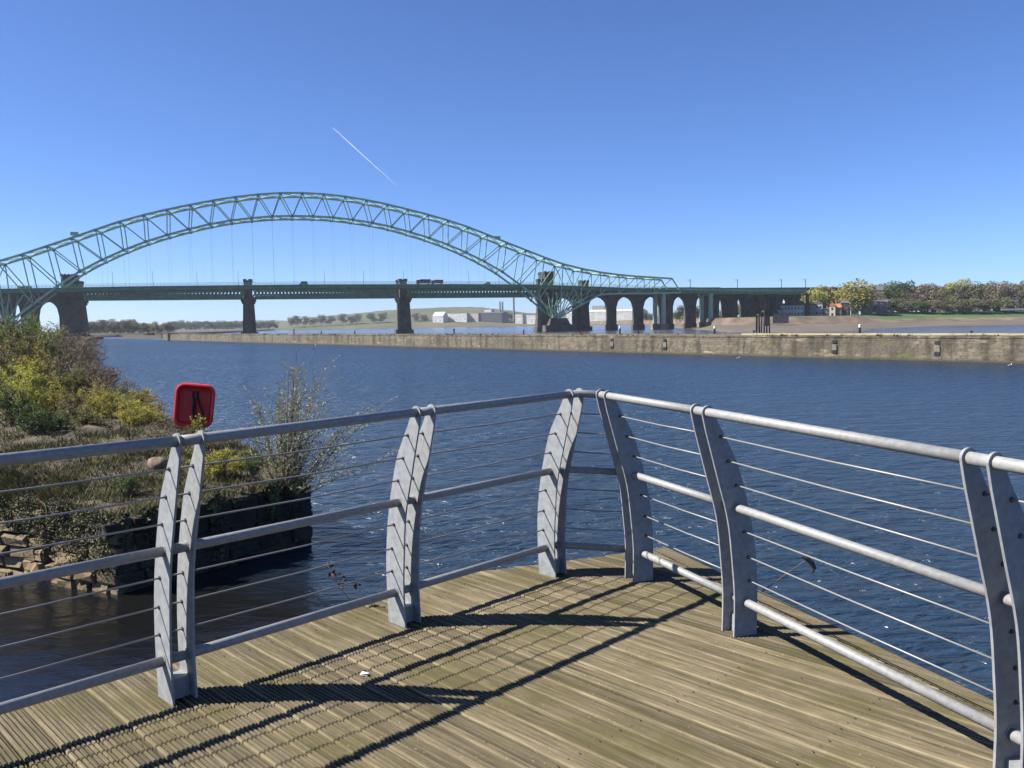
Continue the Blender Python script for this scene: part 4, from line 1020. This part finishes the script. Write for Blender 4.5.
for i in range(15):
    px = 869 + i * 11.8
    plant_tree(px, 745 + (i * 31) % 40, 10, 286 - (i * 5) % 4 + (2 if px < 880 else 0), [leaf_br, leaf_pu, leaf_br][i % 3], 'brown tree standing behind the front row above the green bank', 'trees behind the front row above the green bank', 3 + i % 4, 'full', 1.35, nleaf=2300)
# scrub and trees behind the viaduct arches
for i, (px, D, yt, m) in enumerate([(680, 850, 305, leaf_gr), (693, 780, 306, leaf_br), (700, 800, 309, leaf_gr), (676, 900, 311, leaf_br), (652, 1250, 313, leaf_br), (646, 1300, 312, leaf_gr), (722, 720, 309, leaf_gr), (742, 700, 303, leaf_br), (752, 720, 302, leaf_br), (765, 700, 303, leaf_gr)]):
    plant_tree(px, D, 6, yt, m, 'bushy tree seen between the piers of the viaduct', 'trees behind the viaduct arches', 3 + i % 4, 'full', 1.3)
# far wood on the left low land
for i in range(26):
    px = 88 + i * 3.3; D = 830 + (i * 53) % 90
    plant_tree(px, D, 2, 322.5 - ((i * 29) % 7) * .55 + (2.4 if px > 140 else 0), [leaf_br, leaf_pu, leaf_br, leaf_yg][i % 4 if 20 > i > 12 else i % 3], 'brown scrubby tree on the low shore beyond the canal', 'scrub trees on the low shore beyond the canal', 3 + i % 4, 'full', 1.2)
for i in range(24):
    px = 168 + i * 4.6; D = 1650 + (i * 71) % 300
    plant_tree(px, D, 3, 322.3 - ((i * 17) % 5) * .5, leaf_gr if i % 2 else leaf_br, 'distant tree in the low tree line right of the scrub', 'distant trees in the low tree line', 3 + i % 4, 'full', 1.7)
for i, (px, yt) in enumerate([(292, 317), (298, 315.5), (306, 316), (314, 317), (322, 314.5), (331, 316), (343, 313.5), (351, 315), (357, 313.5), (372, 313), (382, 312.5), (415, 312), (425, 314), (506, 311), (512, 312), (508, 313)]):
    plant_tree(px, 2060 + i * 6, 8 + (318 - yt) * 1.2, yt, leaf_gr if i in (8, 9, 10) else leaf_br, 'dark bush dotted on the slope of the long hill', 'bushes on the slope of the long hill', 3 + i % 4, 'full', 1.4, cat='bush', name='bush')

# ---------------------------------------------------------------- near bank vegetation
def bush_mesh(seed, H_, W_, nleaf, size, nstem=14, lean=.5, leafy=(.35, 1)):
    rr = random.Random(seed); t = MB(); c = MB()
    for i in range(nstem):
        a = rr.uniform(0, 6.283); rad = rr.uniform(.2, 1) * W_ * .5; hh = H_ * rr.uniform(.6, 1.0) * (1 - .35 * (rad / (W_ * .5)) ** 2)
        p0 = Vector((math.cos(a) * rad * .15, math.sin(a) * rad * .15, -.1)); p3 = Vector((math.cos(a) * rad, math.sin(a) * rad, hh))
        p1 = p0.lerp(p3, .35) + Vector((0, 0, hh * .12)) ; p2 = p0.lerp(p3, .7) + Vector((rr.uniform(-.1, .1), rr.uniform(-.1, .1), hh * .08))
        pts = [p0, p1, p2, p3]; t.tube(pts, [.018, .013, .008, .003], 4, cap=False)
        tw = []
        for k in range(9):
            tt = rr.uniform(.25, 1); sgi = min(2, int(tt * 3)); q = pts[sgi].lerp(pts[sgi + 1], tt * 3 - sgi)
            d = Vector((rr.gauss(0, 1), rr.gauss(0, 1), rr.uniform(.1, 1.4))).normalized() * W_ * rr.uniform(.08, .22)
            t.tube([q, q + d * .5 + Vector((0, 0, .02)), q + d], [.006, .004, .002], 3, cap=False); tw.append((q, q + d))
        per = nleaf // nstem
        for k in range(per):
            q0, q1 = rr.choice(tw); tt = rr.uniform(.1, 1.05); p = q0.lerp(q1, tt) + Vector((rr.gauss(0, 1), rr.gauss(0, 1), rr.gauss(0, 1))) * W_ * .02
            a_ = Vector((rr.gauss(0, 1), rr.gauss(0, 1), rr.gauss(0, .7))).normalized(); b_ = a_.cross(Vector((rr.gauss(0, 1), rr.gauss(0, 1), rr.gauss(0, 1)))).normalized(); s_ = size * rr.uniform(.6, 1.4)
            c.add([p, p + a_ * s_ + b_ * s_ * .4, p + a_ * s_ * 2, p + a_ * s_ - b_ * s_ * .4], [(0, 1, 2, 3)])
    return t, c
near_yellow = mat('yellow_flowering_leaves', (0.366, 0.329, 0.0549), .7, 0, (0.671, 0.586, 0.0976), 2.0, obj_random=.15, translucent=.35)
near_olive = mat('olive_leaves', (0.183, 0.189, 0.0427), .7, 0, (0.342, 0.329, 0.0854), 2.0, obj_random=.15, translucent=.3)
near_green = mat('fresh_green_leaves', (.07, .12, .025), .7, 0, (.13, .19, .05), 2.0, obj_random=.15, translucent=.3)
near_brown = mat('dead_stems', (0.183, 0.146, 0.0854), .9, 0, (0.342, 0.281, 0.171), 2.0, obj_random=.15, translucent=.1)
willow_m = mat('willow_buds', (0.317, 0.354, 0.183), .7, 0, (0.488, 0.512, 0.317), 3.0, translucent=.3)
twig_m = mat('twigs', (.16, .11, .08), .9, 0, (.26, .19, .13), 6)
BU = {}
def bush(kind, x, y, h, wd, label, group=None, seed=0, z=None, name='bush', rot=None):
    m, nl, sz, ns = {'yellow': (near_yellow, 5200, .020, 18), 'olive': (near_olive, 5200, .020, 18), 'green': (near_green, 4200, .022, 16), 'brown': (near_brown, 2200, .016, 26)}[kind]
    key = (kind, seed)
    if key not in BU:
        t, c = bush_mesh(seed * 7 + len(kind), 1.0, 1.1, nl, sz, ns); BU[key] = (t.mesh('stems', twig_m), c.mesh('leaves', m))
    root = empty(name, (x, y, z if z is not None else 2.2), rot if rot is not None else random.uniform(0, 6.28)); root.scale = (wd, wd, h)
    tag(root, label, 'bush', group); link_mesh('stems', BU[key][0], root); link_mesh('leaves', BU[key][1], root); return root
GB = 'bushes covering the left bank'
near = [ # px, D, top row, kind
 (8, 31, 384, 'green'), (30, 29, 402, 'green'), (52, 30, 408, 'green'), (80, 31, 405, 'olive'), (18, 33, 372, 'yellow'), (44, 34, 380, 'yellow'), (70, 33, 392, 'olive'), (100, 33, 392, 'yellow'), (122, 34, 394, 'yellow'), (140, 35, 402, 'yellow'), (112, 37, 385, 'olive'), (90, 36, 380, 'yellow'),
 (0, 38, 362, 'yellow'), (28, 40, 360, 'yellow'), (55, 42, 362, 'olive'), (78, 42, 370, 'olive'), (100, 41, 372, 'brown'), (118, 42, 376, 'brown'), (135, 40, 388, 'yellow'), (150, 38, 404, 'brown'), (128, 31, 400, 'yellow'), (146, 32, 408, 'yellow'),
 (6, 52, 340, 'olive'), (30, 52, 345, 'yellow'), (52, 54, 350, 'brown'), (72, 55, 354, 'brown'), (90, 58, 358, 'brown'), (106, 58, 364, 'brown'),
 (0, 70, 322, 'olive'), (22, 72, 326, 'olive'), (42, 74, 330, 'olive'), (58, 78, 334, 'brown'), (72, 82, 338, 'brown'), (84, 86, 344, 'brown'),
 (-6, 100, 308, 'olive'), (14, 98, 312, 'green'), (30, 102, 317, 'olive'), (46, 108, 320, 'olive'), (60, 116, 324, 'brown'), (74, 124, 330, 'brown'), (86, 140, 336, 'brown'),
 (165, 30.5, 420, 'brown'), (158, 27.5, 438, 'brown'), (205, 26, 440, 'brown')]
words = {'yellow': 'yellow-flowering bush', 'olive': 'olive-green bush', 'green': 'fresh green leafy bush', 'brown': 'brown twiggy bush with few leaves'}
for i, (px, D, yt, k) in enumerate(near):
    p = at(px, D); z0 = 2.2; h = max(.7, zat(px, yt, D) - z0); place = 'at the front of the left bank' if D < 36 else 'in the middle of the left bank' if D < 60 else 'at the back of the left bank'
    bush(k, p.x, p.y, h, max(h * .85, 1.5 * D / 32), words[k] + ' ' + place, words[k].split(' with')[0] + 'es ' + place, i % 3)
for i, (px, D, h, k, lab) in enumerate([(214, 23.0, .95, 'yellow', 'small yellow-green sapling clump right of the red lifebuoy case'), (232, 24.5, .7, 'olive', 'low olive bush between the lifebuoy case and the willow'), (196, 24.0, .6, 'brown', 'low brown twiggy bush behind the lifebuoy post'),
   (120, 21.2, .55, 'green', 'low green bush at the corner of the stone wall'), (60, 22.3, .5, 'brown', 'low dead bush on the edge above the sunlit wall'), (24, 23.6, .6, 'olive', 'low olive bush above the sunlit wall at far left'), (90, 23.5, .5, 'yellow', 'low yellow-green bush in the middle of the weedy bank'),
   (40, 26.5, .65, 'brown', 'brown dead bush on the open weedy ground'), (128, 25.5, .5, 'green', 'small fresh green bush left of the boulder'), (172, 22.0, .5, 'olive', 'small olive bush left of the lifebuoy post'), (248, 22.9, .5, 'green', 'small green bush on the shaded wall top near the willow')]):
    p = at(px, D); bush(k, p.x, p.y, h, h * 1.25, lab, None, i % 3, z=1.85 + .02 * i)
# willow shrub at the end of the stone wall
rr = random.Random(77); t = MB(); c = MB()
for i in range(60):
    a = rr.uniform(0, 6.283); rad = abs(rr.gauss(0, 1.0)) + .1; hh = rr.uniform(1.6, 4.6) * max(.35, 1 - .16 * rad)
    dx, dy = math.cos(a) * rad + .35 * hh / 4, math.sin(a) * rad * .7
    pts = [Vector((0, 0, 0)) + Vector((dx, dy, 0)) * .06, Vector((dx * .35, dy * .35, hh * .35)), Vector((dx * .75, dy * .75, hh * .72)), Vector((dx * 1.15, dy * 1.15, hh))]
    t.tube(pts, [.022, .015, .009, .004], 4, cap=False)
    for k in range(11):
        tt = rr.uniform(.3, .98); sgi = min(2, int(tt * 3)); q = pts[sgi].lerp(pts[sgi + 1], tt * 3 - sgi); d = Vector((dx * .3 + rr.gauss(0, .22), dy * .3 + rr.gauss(0, .22), rr.uniform(.15, .55)))
        t.tube([q, q + d], [.006, .003], 3, cap=False)
        for j in range(9):
            p = q + d * rr.uniform(.15, 1.05); a_ = (d.normalized() + Vector((rr.gauss(0, .7), rr.gauss(0, .7), rr.gauss(0, .5)))).normalized(); b_ = a_.cross(Vector((rr.gauss(0, 1), rr.gauss(0, 1), 0))).normalized(); s_ = rr.uniform(.022, .045)
            c.add([p, p + a_ * s_ + b_ * s_ * .45, p + a_ * s_ * 2, p + a_ * s_ - b_ * s_ * .45], [(0, 1, 2, 3)])
wl = empty('willow_shrub', (-6.35, 23.45, 1.0)); tag(wl, 'open willow shrub with silvery buds at the end of the stone wall', 'shrub')
t.build('stems', twig_m, wl); c.build('leaves', willow_m, wl)
# ivy and brambles on the shaded wall, and weeds over the lit wall
rr = random.Random(8); c = MB(); A = Vector((-9.0, 19.3, 0)); Bv = Vector((-5.75, 23.5, 0)); d = (Bv - A); nrm = Vector((d.y, -d.x, 0)).normalized()
for i in range(6500):
    t_ = rr.random()
    if math.sin(t_ * 17) + math.sin(t_ * 41 + 2) + rr.uniform(-.6, .6) < .75: continue
    lim = .35 + .45 * math.sin(t_ * 9) * math.sin(t_ * 23 + 1) + .25
    z = 1.85 - abs(rr.gauss(0, lim)); 
    if z < .1: continue
    p = A + d * t_ + nrm * rr.uniform(.08, .32); p.z = z
    a_ = Vector((rr.gauss(0, 1), rr.gauss(0, 1), rr.gauss(0, 1))).normalized(); b_ = a_.cross(nrm).normalized(); s_ = rr.uniform(.025, .055)
    c.add([p - a_ * s_, p + b_ * s_, p + a_ * s_, p - b_ * s_], [(0, 1, 2, 3)])
tag(c.build('ivy', mat('ivy_leaves', (.018, .026, .008), .6, 0, (.12, .14, .03), 1.6, contrast=(.52, .66))), 'ivy and brambles hanging over the shaded stone wall', 'ivy')
rr = random.Random(18); c = MB(); A = Vector((-14, 21.66, 0)); Bv = Vector((-9.0, 19.3, 0)); d = (Bv - A); nrm = Vector((d.y, -d.x, 0)).normalized()
for i in range(9000):
    t_ = rr.random() ** .6; cover = max(0.1, (t_ - .25)) * 2.2
    z = 1.85 + rr.uniform(-.1, .12) - abs(rr.gauss(0, .5 * cover + .1)) + .2 * math.sin(t_ * 31)
    if z < .45: continue
    p = A + d * t_ + nrm * rr.uniform(.05, .35); p.z = z
    a_ = Vector((rr.gauss(0, 1), rr.gauss(0, 1), rr.gauss(0, 1))).normalized(); b_ = a_.cross(Vector((rr.gauss(0, 1), rr.gauss(0, 1), 1))).normalized(); s_ = rr.uniform(.015, .04)
    c.add([p - a_ * s_, p + b_ * s_ * .6, p + a_ * s_, p - b_ * s_ * .6], [(0, 1, 2, 3)])
tag(c.build('bramble', mat('bramble_leaves', (.05, .05, .02), .8, 0, (.14, .14, .05), 2.0)), 'dull green brambles trailing down the sunlit stone wall', 'bramble')
# ground weeds on the bank
rr = random.Random(9); pl = []
for i in range(34000):
    k = rr.randrange(0, min(nE - 1, 150)); e_ = E2[k].lerp(E2[k + 1], rr.random()); v = (T2[k] - E2[k]).normalized(); dd = abs(rr.gauss(0, 7.5)); q = e_ + v * dd
    if q.y > 60 or q.y < 15: continue
    if math.sin(q.x * 2.1) + math.sin(q.y * 1.7 + 2) + rr.uniform(-1, 1) < -1.3: continue
    q.z = bank_z(dd, q.x, q.y) - .03; pl.append(q)
stuff(tufts('weeds', pl[::2], mat('green_weeds', (.05, .06, .018), .9, 0, (.14, .15, .04), .9, translucent=.2), (.05, .22), 16, 12, .25, None, .016), 'green weeds and grass covering the bank', 'weeds')
stuff(tufts('dry_grass', pl[1::2], mat('dry_stalks', (.07, .055, .03), .9, 0, (.20, .15, .085), .9), (.05, .26), 14, 13, .25, None, .012), 'dry stalks and dead grass on the bank', 'dry grass')
# boulder on the bank
def rock(x, y, z, s_, seed, label):
    rr = random.Random(seed); b = MB(); vs = []; nu, nv = 12, 8
    for j in range(nv + 1):
        th = math.pi * j / nv
        for i in range(nu):
            ph = 2 * math.pi * i / nu; k = 1 + .14 * math.sin(3 * ph + seed) * math.sin(2 * th) + rr.uniform(-.05, .05)
            vs.append((math.sin(th) * math.cos(ph) * s_ * k * 1.15, math.sin(th) * math.sin(ph) * s_ * k, math.cos(th) * s_ * k * .85))
    b.add(vs, [(j * nu + i, (j + 1) * nu + i, (j + 1) * nu + (i + 1) % nu, j * nu + (i + 1) % nu) for j in range(nv) for i in range(nu)])
    o = b.build('boulder', mat('reddish_rock%d' % seed, (.17, .11, .08), .9, 0, (.30, .22, .17), 5, 8, .02, 12), smooth=True); o.location = (x, y, z); return tag(o, label, 'boulder')
p = at(152, 23.6); rock(p.x, p.y, 2.27, .25, 3, 'round reddish-brown boulder on the bank left of the red lifebuoy case')

# ---------------------------------------------------------------- lifebuoy housing
D = 21.8; p = at(191, D); lb = empty('lifebuoy_housing', (p.x, p.y, 1.95), R(16)); tag(lb, 'red square lifebuoy case on a post at the edge of the bank', 'lifebuoy case')
zc = zat(192, 405.5, D) - 1.95; w2, h2, rc = .48, .55, .21
def rrect(w_, h_, r_, n=6):
    out = []
    for cx_, cz_, a0 in ((w_ - r_, h_ - r_, 0), (-w_ + r_, h_ - r_, 90), (-w_ + r_, -h_ + r_, 180), (w_ - r_, -h_ + r_, 270)):
        for k in range(n + 1): a = R(a0 + 90 * k / n); out.append((cx_ + math.cos(a) * r_, cz_ + math.sin(a) * r_))
    return out
b = MB(); tilt = Matrix.Translation((0, 0, zc)) @ Matrix.Rotation(R(7), 4, 'Y')
rings = [(rrect(w2 - .04, h2 - .04, rc - .03), .22), (rrect(w2, h2, rc), .17), (rrect(w2, h2, rc), -.04), (rrect(w2 - .035, h2 - .035, rc - .03), -.06), (rrect(w2 - .07, h2 - .07, rc - .05), -.035), (rrect(w2 - .12, h2 - .12, rc - .09), .13), (rrect(w2 - .2, h2 - .2, rc - .14), .155)]
n = len(rings[0][0]); vs = []
for ol_, y in rings:
    for (x, z) in ol_: vs.append(tilt @ Vector((x, y, z)))
fs = [tuple(range(n))]
for j in range(len(rings) - 1): fs += [(j * n + i, j * n + (i + 1) % n, (j + 1) * n + (i + 1) % n, (j + 1) * n + i) for i in range(n)]
fs.append(tuple(range((len(rings) - 1) * n, len(rings) * n))[::-1]); b.add(vs, fs)
cs = b.build('case', red_plastic, lb)
b = MB()
pts = [tilt @ Vector((.06, .05, .30)), tilt @ Vector((.05, -.02, .26)), tilt @ Vector((.14, -.02, .0)), tilt @ Vector((.24, -.02, -.2)), tilt @ Vector((.18, -.02, -.32)), tilt @ Vector((.02, -.02, -.34)), tilt @ Vector((-.02, -.02, -.1)), tilt @ Vector((.02, -.02, .26))]
b.tube(pts, .03, 8); b.build('rope', mat('dark_rope', (.05, .02, .02), .9), cs)
b = MB(); b.tube([tilt @ Vector((.03, .0, .34)), tilt @ Vector((.03, -.05, .30)), tilt @ Vector((.03, -.05, .2))], .05, 8); b.build('hook', black_m, cs)
b = MB(); b.beam((.0, .2, -.4), (.0, .2, zc + .35), .09); b.build('post', timber, lb)
# thin climbing plant with yellow-green leaves on the post
rr = random.Random(4); c = MB(); t = MB(); base = Vector((p.x + .12, p.y - .16, 1.95))
pts = [base + Vector((rr.uniform(-.08, .08), rr.uniform(-.05, .05), z)) for z in (-.2, .4, .8, 1.2, 1.6, 1.85)]; t.tube(pts, .02, 5)
for i in range(420):
    k = rr.randrange(5); q = pts[k].lerp(pts[k + 1], rr.random()) + Vector((rr.gauss(0, .09), rr.gauss(0, .07), rr.gauss(0, .05))); a_ = Vector((rr.gauss(0, 1), rr.gauss(0, 1), rr.gauss(0, 1))).normalized(); b_ = a_.cross(Vector((0, 1, .3))).normalized(); s_ = rr.uniform(.02, .04)
    c.add([q - a_ * s_, q + b_ * s_, q + a_ * s_, q - b_ * s_], [(0, 1, 2, 3)])
cl = empty('climbing_plant', base); tag(cl, 'thin yellow-green climbing plant growing up in front of the red case', 'plant')
o = t.build('stem', twig_m, cl); o.location = -base; o = c.build('leaves', near_yellow, cl); o.location = -base

# ---------------------------------------------------------------- twigs beside the deck
def twig(name, pts_list, base_px, label, leaf=None, seed=0):
    root = empty(name); root.matrix_world = Dm; tag(root, label, 'twig'); b = MB()
    for pts_, r_ in pts_list: b.tube(pts_, [r_ * (1 - .7 * i / (len(pts_) - 1)) for i in range(len(pts_))], 5)
    b.build('stem', twig_m, root)
    if leaf:
        rr = random.Random(seed); c = MB()
        for q in leaf:
            for k in range(5):
                p_ = Vector(q) + Vector((rr.gauss(0, .015), rr.gauss(0, .015), rr.gauss(0, .015))); a_ = Vector((rr.gauss(0, 1), rr.gauss(0, 1), rr.gauss(0, 1))).normalized(); b_ = a_.cross(Vector((0, 1, .3))).normalized(); s_ = .016
                c.add([p_ - a_ * s_, p_ + b_ * s_ * .6, p_ + a_ * s_, p_ - b_ * s_ * .6], [(0, 1, 2, 3)])
        c.build('dead_leaves', mat('red_dead_leaves', (.16, .03, .02), .8), root)
def dp(px, py, Y):
    """deck-frame point at depth Y seen at a pixel"""
    v = Vector(((px - 512) / FPX, 1, (384 - py) / FPX)); ca_, sa_ = math.cos(a_), math.sin(a_)
    v = Vector((v.x, ca_ * v.y - sa_ * -v.z * -1 if False else v.y * ca_ + v.z * -sa_ * -1, 0)) if False else None
    x, y, z = (px - 512) / FPX, 1.0, (384 - py) / FPX
    y2 = y * ca_ + z * sa_; z2 = -y * sa_ + z * ca_
    return Vector((x * Y / y2, Y, 1.6 + z2 * Y / y2))
a_ = math.atan(64 / FPX)
Yt = 4.7
twig('bare_twig', [([dp(356, 612, Yt), dp(350, 600, Yt), dp(340, 588, Yt), dp(333, 578, Yt)], .004), ([dp(340, 588, Yt), dp(331, 572, Yt), dp(329, 558, Yt)], .002), ([dp(341, 589, Yt), dp(345, 575, Yt + .1)], .002), ([dp(370, 606, Yt), dp(380, 590, Yt), dp(389, 574, Yt)], .002)], None, 'bare twig with dark red dead leaves poking up behind the left railing', [dp(334, 574, Yt), dp(345, 581, Yt), dp(356, 587, Yt), dp(331, 570, Yt)], 3)
Yt = 5.4
twig('bare_twig', [([dp(755, 600, Yt), dp(764, 590, Yt), dp(790, 571, Yt), dp(806, 560, Yt)], .005), ([dp(764, 590, Yt), dp(752, 575, Yt), dp(740, 560, Yt)], .002)], None, 'thin bent twig with one curled dark leaf behind the right railing')
b = MB(); Q = [dp(801, 556.5, Yt), dp(806, 558, Yt), dp(811, 562, Yt), dp(814, 568, Yt), dp(812, 574, Yt)]; b.tube(Q, [.006, .016, .018, .014, .004], 6)
o = b.build('dead_leaf', mat('black_leaf', (.03, .025, .02), .8)); o.matrix_world = Dm; tag(o, 'curled dark dead leaf hanging on the twig behind the right railing', 'leaf')
# litter on the boards
b = MB(); q = dp(364, 684, 3.77); b.add([(q.x - .02, q.y, .004), (q.x + .016, q.y - .012, .012), (q.x + .024, q.y + .012, .006), (q.x - .01, q.y + .016, .014)], [(0, 1, 2), (0, 2, 3)]); b.add([(q.x - .02, q.y, .001), (q.x + .016, q.y - .012, .001), (q.x + .024, q.y + .012, .001), (q.x - .01, q.y + .016, .001)], [(0, 3, 2, 1)])
o = b.build('scrap_of_paper', white_m); o.matrix_world = Dm; tag(o, 'crumpled white scrap of paper lying on the deck in the post shadow', 'litter')

# gulls on the canal
def gull(px, py, label):
    v = cam_to_world(((px - 512) / FPX, 1, (384 - py) / FPX)); t = -EYE / v.z; p = Vector((v.x * t, v.y * t, 0)); root = empty('gull', p, R(20)); tag(root, label, 'gull')
    b = MB(); prof_ = [(-.30, .12, .01), (-.2, .13, .05), (-.05, .12, .10), (.10, .13, .10), (.18, .18, .06), (.21, .26, .045), (.24, .31, .055), (.29, .31, .04), (.33, .30, .01), (.38, .29, .006)]
    b.tube([(x, 0, z) for x, z, r_ in prof_], [r_ for x, z, r_ in prof_], 10); b.build('body', white_m, root, smooth=True)
    for s_ in (-1, 1):
        b = MB(); b.tube([(.12, s_ * .09, .17), (-.1, s_ * .10, .18), (-.36, s_ * .03, .17)], [.03, .045, .008], 6); b.build('wing', mat('gull_grey%d%d' % (px, s_), (.4, .42, .45), .7), root, smooth=True)
gull(738, 359, 'white gull floating close under the quay wall right of centre'); gull(1010, 366.5, 'white gull floating close under the quay wall at the right edge')

# ---------------------------------------------------------------- vapour trail, high and far
def sky_pt(px, py, D):
    v = cam_to_world(((px - 512) / FPX, 1, (384 - py) / FPX)); v = v / v.y; return Vector((v.x * D, D, EYE + v.z * D))
vm = bpy.data.materials.new('ice_trail'); vm.use_nodes = True; n_ = vm.node_tree.nodes; l_ = vm.node_tree.links
df = n_.new('ShaderNodeBsdfDiffuse'); df.inputs[0].default_value = (.85, .87, .9, 1); tr_ = n_.new('ShaderNodeBsdfTransparent'); mx_ = n_.new('ShaderNodeMixShader')
tcn = n_.new('ShaderNodeTexCoord'); nz = n_.new('ShaderNodeTexNoise'); nz.inputs['Scale'].default_value = .004; l_.new(tcn.outputs['Object'], nz.inputs['Vector'])
mr = n_.new('ShaderNodeMapRange'); mr.inputs[1].default_value = .3; mr.inputs[2].default_value = .7; mr.inputs[3].default_value = .0; mr.inputs[4].default_value = .16; l_.new(nz.outputs['Fac'], mr.inputs[0])
tl_ = n_.new('ShaderNodeBsdfTranslucent'); tl_.inputs[0].default_value = (.9, .92, .95, 1); m2_ = n_.new('ShaderNodeMixShader'); l_.new(df.outputs[0], m2_.inputs[1]); l_.new(tl_.outputs[0], m2_.inputs[2]); m2_.inputs[0].default_value = .6
sub_ = n_.new('ShaderNodeMath'); sub_.operation = 'SUBTRACT'; sub_.inputs[0].default_value = 1.0; l_.new(mr.outputs[0], sub_.inputs[1]); l_.new(sub_.outputs[0], mx_.inputs[0]); l_.new(tr_.outputs[0], mx_.inputs[1]); l_.new(m2_.outputs[0], mx_.inputs[2]); l_.new(mx_.outputs[0], n_['Material Output'].inputs[0])
b = MB(); P0, P1 = sky_pt(333, 128, 15000), sky_pt(398, 187, 17500)
b.tube([P0.lerp(P1, i / 12) + Vector((0, 0, random.uniform(-3, 3))) for i in range(13)], [1 + 5.5 * math.sin(math.pi * min(1, (i + .6) / 13) ** .6) for i in range(13)], 8)
tag(b.build('vapour_trail', vm, smooth=True), 'thin white aircraft vapour trail slanting down in the blue sky', 'vapour trail')

# ---------------------------------------------------------------- air
hz = MB(); hz.box(-3500, 3500, -300, 6000, -2, 130); hm = bpy.data.materials.new('thin_air'); hm.use_nodes = True; hn = hm.node_tree
hn.nodes.remove(hn.nodes['Principled BSDF']); pv = hn.nodes.new('ShaderNodeVolumePrincipled'); pv.inputs['Color'].default_value = (.80, .88, 1, 1); pv.inputs['Density'].default_value = HAZE
pv.inputs['Anisotropy'].default_value = .3; hn.links.new(pv.outputs[0], hn.nodes['Material Output'].inputs['Volume'])
stuff(hz.build('haze', hm))
# ---------------------------------------------------------------- copies that share a label get their place in the row
bpy.context.view_layer.update()
by = {}
for o in C.objects:
    if o.parent is None and 'label' in o and 'category' in o: by.setdefault(o['label'], []).append(o)
words_ = ['leftmost', 'second', 'third', 'fourth', 'fifth', 'sixth', 'seventh', 'eighth', 'ninth', 'tenth', 'eleventh', 'twelfth', 'thirteenth', 'fourteenth', 'fifteenth', 'sixteenth', 'seventeenth', 'eighteenth', 'nineteenth', 'twentieth']
tens_ = ['twenty-' + w_ for w_ in ('first',) + tuple(words_[1:9])] + ['thirtieth']
for lab, lst in by.items():
    if len(lst) < 2: continue
    def col(o):
        c = o.matrix_world.translation
        return c.x / max(.1, c.y)
    lst.sort(key=col); n_l = len(lst)
    for i, o in enumerate(lst):
        if i == 0: w_ = 'leftmost'
        elif i == n_l - 1: w_ = 'rightmost'
        elif n_l == 3: w_ = 'middle one'
        else: w_ = (words_ + tens_)[i] + ' from left'
        o['label'] = lab + ', ' + w_
